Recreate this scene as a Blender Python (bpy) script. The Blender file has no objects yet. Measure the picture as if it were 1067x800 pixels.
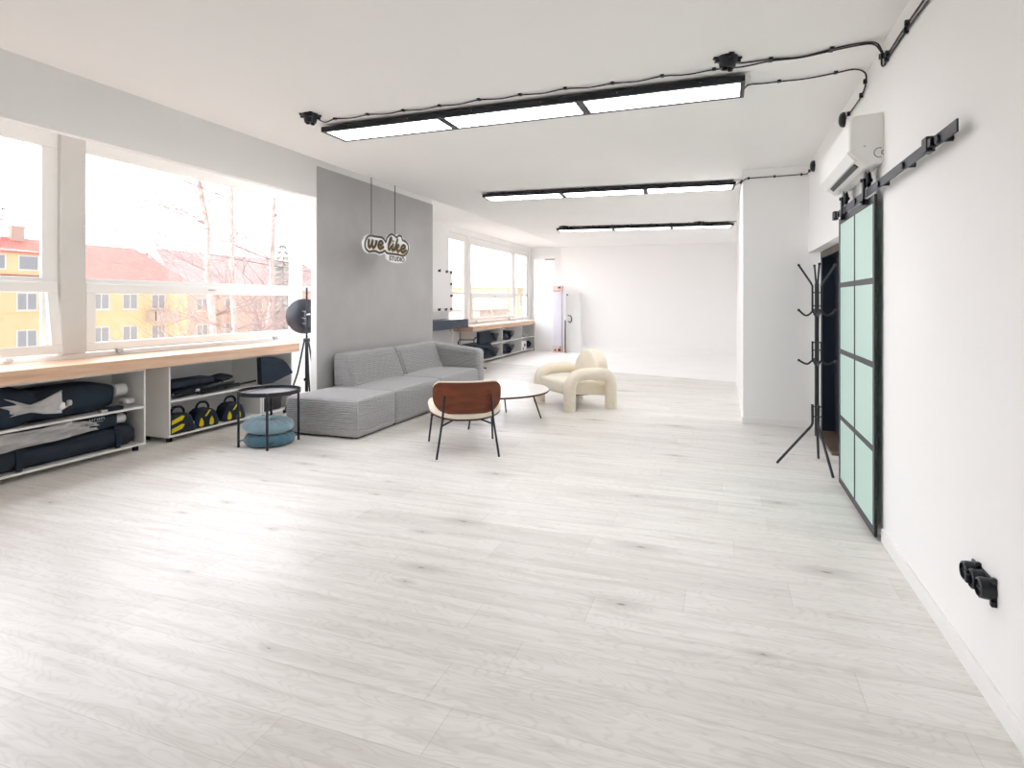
import bpy, bmesh, math, random
import numpy as np
from mathutils import Vector, Matrix
random.seed(7); np.random.seed(7)
C = bpy.context.scene.collection
PI = math.pi
def R(d): return math.radians(d)

# ---------------------------------------------------------------- materials
def lin(c):
    def f(v):
        v = v/255.0
        return v/12.92 if v <= .04045 else ((v+.055)/1.055)**2.4
    return (f(c[0]), f(c[1]), f(c[2]), 1)
MATS = {}
def mat(name, rgb, rough=.6, metal=0, spec=.5, noise=None, bump=None, emit=0, sheen=0, trans=0):
    """noise = (scale, amount): mottled tone; bump = (scale, strength)"""
    m = bpy.data.materials.new(name); m.use_nodes = True
    nt = m.node_tree; b = nt.nodes['Principled BSDF']
    b.inputs['Base Color'].default_value = lin(rgb)
    b.inputs['Roughness'].default_value = rough
    b.inputs['Metallic'].default_value = metal
    b.inputs['Specular IOR Level'].default_value = spec
    if sheen: b.inputs['Sheen Weight'].default_value = sheen
    if trans: b.inputs['Transmission Weight'].default_value = trans
    if emit:
        b.inputs['Emission Color'].default_value = (.985, .985, 1, 1); b.inputs['Emission Strength'].default_value = emit
    tc = nt.nodes.new('ShaderNodeTexCoord')
    if noise:
        n = nt.nodes.new('ShaderNodeTexNoise'); n.inputs['Scale'].default_value = noise[0]; n.inputs['Detail'].default_value = 5
        nt.links.new(tc.outputs['Object'], n.inputs['Vector'])
        r = nt.nodes.new('ShaderNodeValToRGB')
        a = noise[1]
        c = lin(rgb)
        r.color_ramp.elements[0].position = .3; r.color_ramp.elements[1].position = .7
        r.color_ramp.elements[0].color = (c[0]*(1-a), c[1]*(1-a), c[2]*(1-a), 1)
        r.color_ramp.elements[1].color = (min(1, c[0]*(1+a)), min(1, c[1]*(1+a)), min(1, c[2]*(1+a)), 1)
        nt.links.new(n.outputs['Fac'], r.inputs['Fac']); nt.links.new(r.outputs['Color'], b.inputs['Base Color'])
    if bump:
        n = nt.nodes.new('ShaderNodeTexNoise'); n.inputs['Scale'].default_value = bump[0]; n.inputs['Detail'].default_value = 4
        nt.links.new(tc.outputs['Object'], n.inputs['Vector'])
        bp = nt.nodes.new('ShaderNodeBump'); bp.inputs['Strength'].default_value = bump[1]; bp.inputs['Distance'].default_value = .01
        nt.links.new(n.outputs['Fac'], bp.inputs['Height']); nt.links.new(bp.outputs['Normal'], b.inputs['Normal'])
    MATS[name] = m
    return m

def N(nt, t, **kw):
    n = nt.nodes.new(t)
    for k, v in kw.items():
        if k.startswith('i_'): n.inputs[k[2:].replace('_', ' ')].default_value = v
        else: setattr(n, k, v)
    return n

def floor_material():
    m = bpy.data.materials.new('pale_oak_planks'); m.use_nodes = True
    nt = m.node_tree; b = nt.nodes['Principled BSDF']; L = nt.links.new
    tc = N(nt, 'ShaderNodeTexCoord')
    br = N(nt, 'ShaderNodeTexBrick', offset=0, offset_frequency=2)
    br.inputs['Scale'].default_value = 1; br.inputs['Brick Width'].default_value = 1.62; br.inputs['Row Height'].default_value = .245
    br.inputs['Mortar Size'].default_value = .0011; br.inputs['Mortar Smooth'].default_value = .3; br.inputs['Bias'].default_value = 0
    br.inputs['Color1'].default_value = lin((236, 234, 230)); br.inputs['Color2'].default_value = lin((226, 223, 219)); br.inputs['Mortar'].default_value = lin((198, 194, 188))
    sx = N(nt, 'ShaderNodeSeparateXYZ'); L(tc.outputs['Object'], sx.inputs[0])
    dv = N(nt, 'ShaderNodeMath', operation='DIVIDE'); dv.inputs[1].default_value = .245; L(sx.outputs['Y'], dv.inputs[0])
    fl_ = N(nt, 'ShaderNodeMath', operation='FLOOR'); L(dv.outputs[0], fl_.inputs[0])
    wn = N(nt, 'ShaderNodeTexWhiteNoise', noise_dimensions='1D'); L(fl_.outputs[0], wn.inputs['W'])
    ml = N(nt, 'ShaderNodeMath', operation='MULTIPLY_ADD'); ml.inputs[1].default_value = 1.62; L(wn.outputs['Value'], ml.inputs[0]); L(sx.outputs['X'], ml.inputs[2])
    cb = N(nt, 'ShaderNodeCombineXYZ'); L(ml.outputs[0], cb.inputs[0]); L(sx.outputs['Y'], cb.inputs[1])
    L(cb.outputs[0], br.inputs['Vector'])
    # grain: long streaks along the boards (x)
    mp = N(nt, 'ShaderNodeMapping'); mp.inputs['Scale'].default_value = (.75, 8, 1)
    cg = N(nt, 'ShaderNodeCombineXYZ'); L(ml.outputs[0], cg.inputs[0]); L(sx.outputs['Y'], cg.inputs[1]); wv = N(nt, 'ShaderNodeMath', operation='MULTIPLY'); wv.inputs[1].default_value = 7; L(wn.outputs['Value'], wv.inputs[0]); L(wv.outputs[0], cg.inputs[2]); L(cg.outputs[0], mp.inputs['Vector'])
    n1 = N(nt, 'ShaderNodeTexNoise'); n1.inputs['Scale'].default_value = 2.2; n1.inputs['Detail'].default_value = 7; n1.inputs['Roughness'].default_value = .62; n1.inputs['Distortion'].default_value = .6
    L(mp.outputs['Vector'], n1.inputs['Vector'])
    r1 = N(nt, 'ShaderNodeValToRGB'); r1.color_ramp.elements[0].position = .3; r1.color_ramp.elements[1].position = .56
    r1.color_ramp.elements[0].color = (.81, .795, .78, 1); r1.color_ramp.elements[1].color = (1, 1, 1, 1)
    L(n1.outputs['Fac'], r1.inputs['Fac'])
    # cathedral rings
    mp2 = N(nt, 'ShaderNodeMapping'); mp2.inputs['Scale'].default_value = (.8, 3.4, 1); L(cg.outputs[0], mp2.inputs['Vector'])
    n2 = N(nt, 'ShaderNodeTexNoise'); n2.inputs['Scale'].default_value = 1.7; n2.inputs['Detail'].default_value = 2.5
    L(mp2.outputs['Vector'], n2.inputs['Vector'])
    mu = N(nt, 'ShaderNodeMath', operation='MULTIPLY'); mu.inputs[1].default_value = 150; L(n2.outputs['Fac'], mu.inputs[0])
    sn = N(nt, 'ShaderNodeMath', operation='SINE'); L(mu.outputs[0], sn.inputs[0])
    r2 = N(nt, 'ShaderNodeValToRGB'); r2.color_ramp.elements[0].position = .0; r2.color_ramp.elements[1].position = .35
    r2.color_ramp.elements[0].color = (.90, .89, .875, 1); r2.color_ramp.elements[1].color = (1, 1, 1, 1)
    ad = N(nt, 'ShaderNodeMapRange'); ad.inputs['From Min'].default_value = -1; L(sn.outputs[0], ad.inputs['Value']); L(ad.outputs['Result'], r2.inputs['Fac'])
    # knots: sparse, each with a dark heart and a smear along the grain
    mp3 = N(nt, 'ShaderNodeMapping'); mp3.inputs['Scale'].default_value = (.75, 2.0, 1); mp3.inputs['Location'].default_value = (.3, .2, 0); L(tc.outputs['Object'], mp3.inputs['Vector'])
    wob = N(nt, 'ShaderNodeTexNoise'); wob.inputs['Scale'].default_value = 9; L(tc.outputs['Object'], wob.inputs['Vector'])
    mxv = N(nt, 'ShaderNodeMixRGB', blend_type='ADD'); mxv.inputs['Fac'].default_value = .05; L(mp3.outputs['Vector'], mxv.inputs['Color1']); L(wob.outputs['Color'], mxv.inputs['Color2'])
    vo = N(nt, 'ShaderNodeTexVoronoi', voronoi_dimensions='2D'); vo.inputs['Scale'].default_value = 1.35; L(mxv.outputs['Color'], vo.inputs['Vector'])
    sep = N(nt, 'ShaderNodeSeparateColor'); L(vo.outputs['Color'], sep.inputs['Color'])
    gt = N(nt, 'ShaderNodeMath', operation='GREATER_THAN'); gt.inputs[1].default_value = .56; L(sep.outputs['Red'], gt.inputs[0])
    rs_ = N(nt, 'ShaderNodeMath', operation='MULTIPLY_ADD'); rs_.inputs[1].default_value = 2.2; rs_.inputs[2].default_value = .55; L(sep.outputs['Green'], rs_.inputs[0])
    ds_ = N(nt, 'ShaderNodeMath', operation='MULTIPLY'); L(vo.outputs['Distance'], ds_.inputs[0]); L(rs_.outputs[0], ds_.inputs[1])
    k1 = N(nt, 'ShaderNodeMapRange'); k1.inputs['From Min'].default_value = .004; k1.inputs['From Max'].default_value = .042; k1.inputs['To Min'].default_value = 1; k1.inputs['To Max'].default_value = 0
    L(ds_.outputs[0], k1.inputs['Value'])
    k2 = N(nt, 'ShaderNodeMapRange'); k2.inputs['From Min'].default_value = .0; k2.inputs['From Max'].default_value = .2; k2.inputs['To Min'].default_value = .75; k2.inputs['To Max'].default_value = 0
    L(ds_.outputs[0], k2.inputs['Value'])
    n4 = N(nt, 'ShaderNodeMath', operation='MULTIPLY'); L(k2.outputs['Result'], n4.inputs[0]); L(n1.outputs['Fac'], n4.inputs[1])
    mxk = N(nt, 'ShaderNodeMath', operation='MAXIMUM'); L(k1.outputs['Result'], mxk.inputs[0]); L(n4.outputs[0], mxk.inputs[1])
    kk = N(nt, 'ShaderNodeMath', operation='MULTIPLY'); L(mxk.outputs[0], kk.inputs[0]); L(gt.outputs[0], kk.inputs[1])
    sc = N(nt, 'ShaderNodeMath', operation='MULTIPLY'); sc.inputs[1].default_value = .9; L(kk.outputs[0], sc.inputs[0])
    m1 = N(nt, 'ShaderNodeMixRGB', blend_type='MULTIPLY'); m1.inputs['Fac'].default_value = .9; L(br.outputs['Color'], m1.inputs['Color1']); L(r1.outputs['Color'], m1.inputs['Color2'])
    m2 = N(nt, 'ShaderNodeMixRGB', blend_type='MULTIPLY'); m2.inputs['Fac'].default_value = .75; L(m1.outputs['Color'], m2.inputs['Color1']); L(r2.outputs['Color'], m2.inputs['Color2'])
    m3 = N(nt, 'ShaderNodeMixRGB'); m3.inputs['Color2'].default_value = lin((112, 100, 88)); L(sc.outputs[0], m3.inputs['Fac']); L(m2.outputs['Color'], m3.inputs['Color1'])
    L(m3.outputs['Color'], b.inputs['Base Color'])
    b.inputs['Roughness'].default_value = .36
    bp = N(nt, 'ShaderNodeBump'); bp.inputs['Strength'].default_value = .06; bp.inputs['Distance'].default_value = .004
    L(n1.outputs['Fac'], bp.inputs['Height']); L(bp.outputs['Normal'], b.inputs['Normal'])
    return m

def wood_material(name, c1, c2, rough=.5, axis='y'):
    m = bpy.data.materials.new(name); m.use_nodes = True
    nt = m.node_tree; b = nt.nodes['Principled BSDF']; L = nt.links.new
    tc = N(nt, 'ShaderNodeTexCoord'); mp = N(nt, 'ShaderNodeMapping')
    s = {'x': (.7, 12, 12), 'y': (12, .7, 12), 'z': (12, 12, .7)}[axis]
    mp.inputs['Scale'].default_value = s; L(tc.outputs['Object'], mp.inputs['Vector'])
    n = N(nt, 'ShaderNodeTexNoise'); n.inputs['Scale'].default_value = 1.6; n.inputs['Detail'].default_value = 6; n.inputs['Distortion'].default_value = .7
    L(mp.outputs['Vector'], n.inputs['Vector'])
    r = N(nt, 'ShaderNodeValToRGB'); r.color_ramp.elements[0].position = .3; r.color_ramp.elements[1].position = .68
    r.color_ramp.elements[0].color = lin(c1); r.color_ramp.elements[1].color = lin(c2)
    L(n.outputs['Fac'], r.inputs['Fac']); L(r.outputs['Color'], b.inputs['Base Color'])
    b.inputs['Roughness'].default_value = rough
    return m

def glass_material():
    m = bpy.data.materials.new('window_glass'); m.use_nodes = True
    nt = m.node_tree; nt.nodes.remove(nt.nodes['Principled BSDF'])
    t = N(nt, 'ShaderNodeBsdfTransparent'); t.inputs['Color'].default_value = (.97, .97, .97, 1)
    g = N(nt, 'ShaderNodeBsdfGlossy'); g.inputs['Roughness'].default_value = .02
    mx = N(nt, 'ShaderNodeMixShader'); mx.inputs['Fac'].default_value = .05
    L = nt.links.new
    L(t.outputs[0], mx.inputs[1]); L(g.outputs[0], mx.inputs[2]); L(mx.outputs[0], nt.nodes['Material Output'].inputs['Surface'])
    return m

def facade_material(name, rgb):
    return mat(name, rgb, .85, noise=(.9, .05), bump=(12, .1))

def roof_material(name, c1, c2):
    m = bpy.data.materials.new(name); m.use_nodes = True
    nt = m.node_tree; b = nt.nodes['Principled BSDF']; L = nt.links.new
    tc = N(nt, 'ShaderNodeTexCoord')
    mp = N(nt, 'ShaderNodeMapping'); mp.inputs['Rotation'].default_value = (0, 0, R(90)); L(tc.outputs['Object'], mp.inputs['Vector'])
    br = N(nt, 'ShaderNodeTexBrick'); br.inputs['Scale'].default_value = 1; br.inputs['Brick Width'].default_value = .3; br.inputs['Row Height'].default_value = .33
    br.inputs['Color1'].default_value = lin(c1); br.inputs['Color2'].default_value = lin(c2); br.inputs['Mortar'].default_value = lin(tuple(v*.8 for v in c1)); br.inputs['Mortar Size'].default_value = .02
    L(mp.outputs['Vector'], br.inputs['Vector']); L(br.outputs['Color'], b.inputs['Base Color']); b.inputs['Roughness'].default_value = .8
    return m

WALL = mat('white_wall_paint', (245, 245, 244), .75, noise=(1.3, .012), bump=(60, .05))
CEIL = mat('white_ceiling_paint', (245, 245, 244), .85, noise=(.8, .012), bump=(60, .05))
CYC = mat('white_studio_paint', (250, 249, 248), .55)
CYCF = mat('white_floor_paint', (248, 247, 246), .38, noise=(1.5, .02))
GREY = mat('grey_concrete_plaster', (184, 183, 183), .7, noise=(2.2, .06), bump=(25, .12))
PIERM = mat('pale_grey_plaster', (214, 214, 210), .75, noise=(3, .03), bump=(40, .1))
FLOOR = floor_material()
TRIM = mat('white_trim', (243, 242, 240), .45)
PVC = mat('white_window_plastic', (243, 244, 242), .35)
GLASS = glass_material()
WOOD = wood_material('pine_worktop', (205, 164, 134), (232, 200, 172), .45, 'y')
MELA = mat('white_melamine', (226, 226, 224), .45, noise=(2, .015))
BLACK = mat('black_metal', (24, 28, 36), .42, spec=.5)
DARKG = mat('anthracite_metal', (42, 48, 58), .45)
BPLAS = mat('black_plastic', (17, 22, 32), .35)
BCABLE = mat('dark_cable_sheath', (34, 26, 34), .5)
BFAB = mat('black_fabric', (13, 32, 48), .85, noise=(6, .3), bump=(22, .5))
NAVYF = mat('dark_nylon', (14, 30, 46), .7, noise=(9, .3), bump=(35, .4))
GFAB = mat('light_grey_cloth', (176, 175, 174), .9, noise=(8, .1), bump=(16, .6))
CREAMF = mat('cream_boucle', (240, 231, 213), .95, noise=(60, .06), bump=(170, .55), sheen=.2)
CREAM2 = mat('cream_upholstery', (238, 230, 214), .9, noise=(60, .05), bump=(140, .4))
CORD = mat('grey_corduroy', (170, 170, 172), .9, noise=(30, .06), bump=(160, .2), sheen=.25)
BROWN = wood_material('brown_veneer_shell', (88, 38, 12), (120, 56, 20), .5, 'x')
BROWNE = mat('dark_brown_edge', (70, 34, 22), .5)
TOPW = mat('pale_tabletop', (226, 222, 216), .25, noise=(3, .05))
TEAL1 = mat('dusty_blue_velvet', (126, 156, 170), .85, noise=(14, .08), bump=(60, .3), sheen=.4)
TEAL2 = mat('deep_blue_velvet', (66, 108, 128), .85, noise=(14, .08), bump=(60, .3), sheen=.4)
TRAYM = mat('grey_tray_metal', (120, 122, 124), .3, metal=.3)
YEL = mat('yellow_fabric', (212, 194, 24), .7, bump=(60, .2))
FROST = mat('frosted_mint_glass', (190, 222, 212), .28, noise=(1.2, .02))
NAVYD = mat('dark_navy_door', (20, 28, 44), .4)
JAMB = mat('brown_door_frame', (96, 80, 68), .5)
ACW = mat('white_appliance_plastic', (236, 236, 234), .35)
ACG = mat('grey_appliance_slot', (60, 60, 62), .5)
LGREY = mat('light_grey_plastic', (196, 197, 198), .5)
DIFF = mat('white_light_diffuser', (240, 240, 238), .5, emit=6.8)
DIFF2 = mat('dimmed_light_diffuser', (240, 240, 238), .5, emit=2.6)
SIGNW = mat('white_acrylic', (246, 246, 246), .35)
SIGNK = mat('dark_acrylic', (44, 46, 56), .35)
SIGNB = mat('black_lettering', (52, 42, 28), .4)
SIGNY = mat('golden_lettering', (222, 182, 66), .4)
STEEL = mat('grey_steel_rod', (88, 90, 94), .35, metal=.6)
CHROME = mat('bright_metal', (190, 192, 196), .25, metal=.9)
NAVYP = mat('dark_navy_laminate', (34, 48, 72), .4)
CARD = mat('pink_cardboard', (226, 204, 196), .8)
LILAC = mat('lilac_wrapping', (222, 220, 231), .5, noise=(3, .03))
BRN2 = mat('brown_print', (108, 70, 66), .7)
YFAC = facade_material('yellow_render', (249, 229, 182))  # outdoor facades: washed-out haze is put into these paler colours
PFAC = facade_material('pale_render', (226, 208, 196))
OFAC = facade_material('orange_render', (250, 230, 190))
RROOF = roof_material('red_roof_tile', (222, 134, 122), (230, 146, 132))
GROOF = roof_material('grey_pink_roof_tile', (196, 172, 168), (206, 184, 178))
BARK = mat('pale_birch_bark', (206, 190, 180), .9, noise=(5, .25))
TWIG = mat('pinkish_twig_bark', (176, 150, 144), .9)
CONIF = mat('grey_green_needles', (164, 176, 168), .9, noise=(3, .2))
HAZY = mat('hazed_twigs', (216, 204, 184), .9)  # distant trees, outdoor haze painted into the twig colour
GROUND = mat('pale_ground', (196, 186, 176), .95, noise=(.3, .1))
WDARK = mat('dull_window_pane', (176, 182, 188), .15)
RUBB = mat('black_rubber', (18, 18, 20), .7)

# ---------------------------------------------------------------- mesh helpers
class MB:
    def __init__(s): s.v = []; s.f = []; s.marks = []
    def add(s, vs, fs):
        s.marks.append((len(s.v), len(s.f)))
        o = len(s.v); s.v += [tuple(v) for v in vs]; s.f += [tuple(i+o for i in f) for f in fs]; return s
    def box(s, x0, x1, y0, y1, z0, z1, M=None):
        vs = [(x, y, z) for x in (x0, x1) for y in (y0, y1) for z in (z0, z1)]
        if M is not None: vs = [M @ Vector(v) for v in vs]
        return s.add(vs, [(0, 1, 3, 2), (4, 6, 7, 5), (0, 4, 5, 1), (2, 3, 7, 6), (0, 2, 6, 4), (1, 5, 7, 3)])
    def prism(s, pts, fn, a, b):
        """pts: 2D outline; fn(u, v, w) -> 3D; extruded from w=a to w=b"""
        n = len(pts)
        vs = [fn(u, v, a) for u, v in pts]+[fn(u, v, b) for u, v in pts]
        fs = [tuple(range(n-1, -1, -1)), tuple(range(n, 2*n))]+[(i, (i+1) % n, n+(i+1) % n, n+i) for i in range(n)]
        return s.add(vs, fs)
    def tube(s, path, r, n=10, smooth=0, closed=False, flat=None):
        """sweep a circle along a path; r a number or a list; smooth = catmull subdivisions"""
        P = [Vector(p) for p in path]
        rs = list(r) if isinstance(r, (list, tuple)) else [r]*len(P)
        if smooth and len(P) > 2:
            Q = []; qs = []
            m = len(P); rng = range(m) if closed else range(m-1)
            for i in rng:
                p0 = P[(i-1) % m] if (closed or i > 0) else P[i]*2-P[i+1]
                p1 = P[i]; p2 = P[(i+1) % m]
                p3 = P[(i+2) % m] if (closed or i+2 < m) else p2*2-p1
                for k in range(smooth):
                    t = k/smooth
                    Q.append(.5*((2*p1)+(p2-p0)*t+(2*p0-5*p1+4*p2-p3)*t*t+(3*p1-p0-3*p2+p3)*t**3)); qs.append(rs[i]*(1-t)+rs[(i+1) % m]*t)
            if not closed: Q.append(P[-1]); qs.append(rs[-1])
            P, rs = Q, qs
        m = len(P); T = []
        for i in range(m):
            if closed: d = P[(i+1) % m]-P[(i-1) % m]
            else: d = P[min(i+1, m-1)]-P[max(i-1, 0)]
            T.append(d.normalized() if d.length > 1e-9 else Vector((0, 0, 1)))
        up = Vector((0, 0, 1)) if abs(T[0].z) < .9 else Vector((1, 0, 0))
        nrm = (up-T[0]*up.dot(T[0])).normalized()
        vs = []
        for i in range(m):
            nrm = nrm-T[i]*nrm.dot(T[i])
            nrm = nrm.normalized() if nrm.length > 1e-6 else T[i].orthogonal().normalized()
            bn = T[i].cross(nrm)
            for k in range(n):
                a = 2*PI*k/n
                q = (nrm*math.cos(a)+bn*math.sin(a))*rs[i]
                if flat: # squash along an axis
                    ax, fac = flat; q = q-Vector(ax)*q.dot(Vector(ax))*(1-fac)
                vs.append(P[i]+q)
        fs = []
        for i in range(m if closed else m-1):
            for k in range(n):
                a, b = i*n+k, i*n+(k+1) % n; j = (i+1) % m
                fs.append((a, b, j*n+(k+1) % n, j*n+k))
        if not closed:
            fs += [tuple(range(n-1, -1, -1)), tuple(range((m-1)*n, m*n))]
        return s.add(vs, fs)
    def lathe(s, prof, n=32, M=None, cap=True):
        """prof: (r, z) pairs bottom to top"""
        vs = []; m = len(prof)
        for r, z in prof:
            for k in range(n):
                a = 2*PI*k/n; v = Vector((r*math.cos(a), r*math.sin(a), z)); vs.append(M @ v if M is not None else v)
        fs = [(i*n+k, i*n+(k+1) % n, (i+1)*n+(k+1) % n, (i+1)*n+k) for i in range(m-1) for k in range(n)]
        if cap: fs += [tuple(range(n-1, -1, -1)), tuple(range((m-1)*n, m*n))]
        return s.add(vs, fs)
    def cyl(s, c, r, z0, z1, n=20, M=None): return s.lathe([(r, z0), (r, z1)], n, (Matrix.Translation(c) if M is None else M))
    def rbox(s, c, size, r, nx=6, ny=6, nz=6, fn=None, M=None):
        """rounded box by gridded faces welded later; fn(p, normal) displaces (numpy arrays)"""
        h = np.array(size)/2; res = (nx, ny, nz); s.marks.append((len(s.v), len(s.f)))
        for ax in range(3):
            u, v = (ax+1) % 3, (ax+2) % 3
            for sg in (-1, 1):
                # denser near the edges so the rounding is smooth
                def grid(k):
                    e = np.linspace(0, 1, 6)[:-1]*r; e = r*(1-np.cos(e/r*PI/2))if False else e
                    mid = np.linspace(-h[k]+r, h[k]-r, max(2, res[k]))
                    return np.concatenate([-h[k]+e, mid, (h[k]-e)[::-1]])
                gu, gv = grid(u), grid(v)
                U, V = np.meshgrid(gu, gv, indexing='ij')
                p = np.zeros(U.shape+(3,)); p[..., u] = U; p[..., v] = V; p[..., ax] = sg*h[ax]
                q = np.clip(p, -(h-r), h-r); d = p-q
                n = d/np.maximum(1e-9, np.linalg.norm(d, axis=-1, keepdims=True))
                pp = q+n*r
                if fn is not None: pp = fn(pp, n)
                pp = pp+np.array(c)
                a, b = U.shape; o = len(s.v)
                flat = pp.reshape(-1, 3)
                if M is not None: flat = np.array([M @ Vector(x) for x in flat])
                s.v += [tuple(x) for x in flat]
                for i in range(a-1):
                    for j in range(b-1):
                        f = (o+i*b+j, o+(i+1)*b+j, o+(i+1)*b+j+1, o+i*b+j+1)
                        s.f.append(f if sg > 0 else f[::-1])
        s.weld = True
        return s
    def blob(s, c, rad, amp=.15, freq=3.0, seed=0, n=28, m=16, power=2.0, M=None, squash=None):
        """a lumpy superellipsoid: bundled cloth, soft bags"""
        rng = np.random.RandomState(seed); ph = rng.rand(8, 4)*2*PI; dirs = rng.randn(8, 3)*freq
        vs = []
        for i in range(m+1):
            th = PI*i/m
            for k in range(n):
                a = 2*PI*k/n
                d = np.array([math.sin(th)*math.cos(a), math.sin(th)*math.sin(a), math.cos(th)])
                e = 2.0/power; q = np.sign(d)*np.abs(d)**e
                w = sum(math.sin(float(dirs[j] @ d)+ph[j, 0]) for j in range(8))/8
                p = q*np.array(rad)*(1+amp*w*2)
                p = p+np.array(c)
                vs.append(Vector(p) if M is None else M @ Vector(p))
        fs = [(i*n+k, (i+1)*n+k, (i+1)*n+(k+1) % n, i*n+(k+1) % n) for i in range(m) for k in range(n)]
        s.add(vs, fs); s.weld = True
        return s
    def build(s, name, m, parent=None, loc=None, smooth=None, bevel=0, angle=35):
        """vertices are in world coordinates; parent is a thing's Empty (or a part)"""
        mx = Matrix.Identity(4)
        if parent is not None: mx = WM[parent.name]
        elif loc is not None: mx = Matrix.Translation(loc)
        inv = mx.inverted()
        me = bpy.data.meshes.new(name)
        V = np.array(s.v, dtype=float)
        A = np.array(inv); V = V @ A[:3, :3].T+A[:3, 3]
        me.from_pydata([tuple(x) for x in V], [], s.f)
        bm = bmesh.new(); bm.from_mesh(me)
        if getattr(s, 'weld', False): bmesh.ops.remove_doubles(bm, verts=bm.verts, dist=1e-5)
        bmesh.ops.recalc_face_normals(bm, faces=bm.faces)
        bm.to_mesh(me); bm.free()
        if smooth is not False:
            me.polygons.foreach_set('use_smooth', [True]*len(me.polygons)); me.set_sharp_from_angle(angle=R(angle))
        me.materials.append(m)
        o = bpy.data.objects.new(name, me); C.objects.link(o)
        if parent is not None: o.parent = parent; WM[o.name] = mx
        else:
            o.location = loc or (0, 0, 0); WM[o.name] = mx
        if bevel:
            b = o.modifiers.new('Bevel', 'BEVEL'); b.width = bevel; b.segments = 2; b.limit_method = 'ANGLE'; b.angle_limit = R(40)
        return o
    def each(s, name, m, parent, **k):
        """one object per primitive"""
        ends = s.marks[1:]+[(len(s.v), len(s.f))]; out = []
        for (v0, f0), (v1, f1) in zip(s.marks, ends):
            q = type(s)(); q.v = s.v[v0:v1]; q.f = [tuple(i-v0 for i in f) for f in s.f[f0:f1]]; q.weld = getattr(s, 'weld', False)
            out.append(q.build(name, m, parent, **k))
        return out
WM = {}
def thing(name, label, cat, loc=(0, 0, 0), rz=0, group=None):
    o = bpy.data.objects.new(name, None); C.objects.link(o); o.empty_display_size = .1
    o.location = loc; o.rotation_euler = (0, 0, rz); WM[o.name] = Matrix.Translation(loc) @ Matrix.Rotation(rz, 4, 'Z')
    return tag(o, label, cat, group)
def tag(o, label, cat, group=None):
    o['label'] = label; o['category'] = cat
    if group: o['group'] = group
    return o
def struct(o, label=None, cat=None):
    o['kind'] = 'structure'
    if label: o['label'] = label
    if cat: o['category'] = cat
    return o
def X_(root): return WM[root.name]
class LB(MB):
    """mesh builder whose vertices are local to a root"""
    def build(s, name, m, parent, **k):
        mx = WM[parent.name]; A = np.array(mx); V = np.array(s.v, dtype=float) @ A[:3, :3].T+A[:3, 3]; s.v = [tuple(x) for x in V]
        return MB.build(s, name, m, parent, **k)
def dup(root, loc, rz=None, label=None, group=None):
    r = root.copy(); C.objects.link(r); r.location = loc
    if rz is not None: r.rotation_euler = (0, 0, rz)
    if label: r['label'] = label
    if group: r['group'] = group
    WM[r.name] = Matrix.Translation(loc) @ Matrix.Rotation(r.rotation_euler.z, 4, 'Z')
    for ch in list(root.children):
        c = ch.copy(); C.objects.link(c); c.parent = r
        for g in list(ch.children):
            d = g.copy(); C.objects.link(d); d.parent = c
    return r

# ================================================================= ROOM SHELL
CZ = 3.12; HZ = 3.28; XB = -4.38
struct(MB().box(-6.25, 1.6, -4.2, 18.8, -.12, 0).build('floor', FLOOR), 'pale oak plank floor with knots', 'floor')
# ceiling: main slab, raised strip along the windows with a rounded drop
cp = [(-6.3, HZ), (-4.50, HZ), (-4.43, HZ-.012), (-4.39, HZ-.05), (XB, CZ+.03), (XB+.012, CZ+.008), (XB+.04, CZ), (1.7, CZ), (1.7, HZ+.2), (-6.3, HZ+.2)]
struct(MB().prism(cp, lambda u, v, w: (u, w, v), -4.2, 18.8).build('ceiling', CEIL), 'plain white ceiling, slightly raised along the windows', 'ceiling')
# left wall: parapet, header, piers between the window openings
WX = -6.0
lw = MB()
lw.box(WX-.12, WX-.0, -4.2, 18.8, 0, .985)
lw.box(WX-.12, WX-.0, -4.2, 18.8, 3.135, HZ)
for a, b in ((-4.2, 1.0), (8.2, 12.33), (13.40, 13.56), (18.3, 18.8)): lw.box(WX-.12, WX, a, b, .985, 3.135)
struct(lw.build('wall_left', WALL), 'white window wall with a long row of windows', 'wall')
struct(MB().box(WX-.10, WX+.02, 3.825, 4.06, .985, 3.135).build('wall_pier', PIERM, bevel=.006), 'pale grey pier between the two nearest windows', 'wall')
# right wall: a slightly thicker near part, then the part with the doorway, then the block that narrows the room
struct(MB().box(.945, 1.3, -4.2, 4.262, 0, CZ).build('wall_right', WALL), 'white wall on the right', 'wall')
rw = MB()
rw.box(.957, 1.3, 4.262, 5.0, 0, CZ); rw.box(.957, 1.3, 5.0, 7.74, 2.075, CZ)
rw.box(1.08, 1.3, 5.0, 6.42, 0, 2.075)
struct(rw.build('wall_doorway', WALL), 'white wall above and beside the entrance doorway', 'wall')
struct(MB().box(.236, 1.5, 7.74, 11.35, 0, CZ).build('wall_column', WALL, bevel=.004), 'white wall block standing out beyond the coat rack', 'wall')
struct(MB().box(1.45, 1.6, 11.35, 18.8, 0, CZ).build('wall_side', WALL), 'white side wall of the far studio', 'wall')
struct(MB().box(-6.3, 1.6, 18.6, 18.8, 0, HZ).build('wall_end', WALL), 'white end wall', 'wall')
struct(MB().box(-6.3, 1.3, -4.2, -4.0, 0, HZ).build('wall_back', WALL), 'white wall behind the viewer', 'wall')
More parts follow.
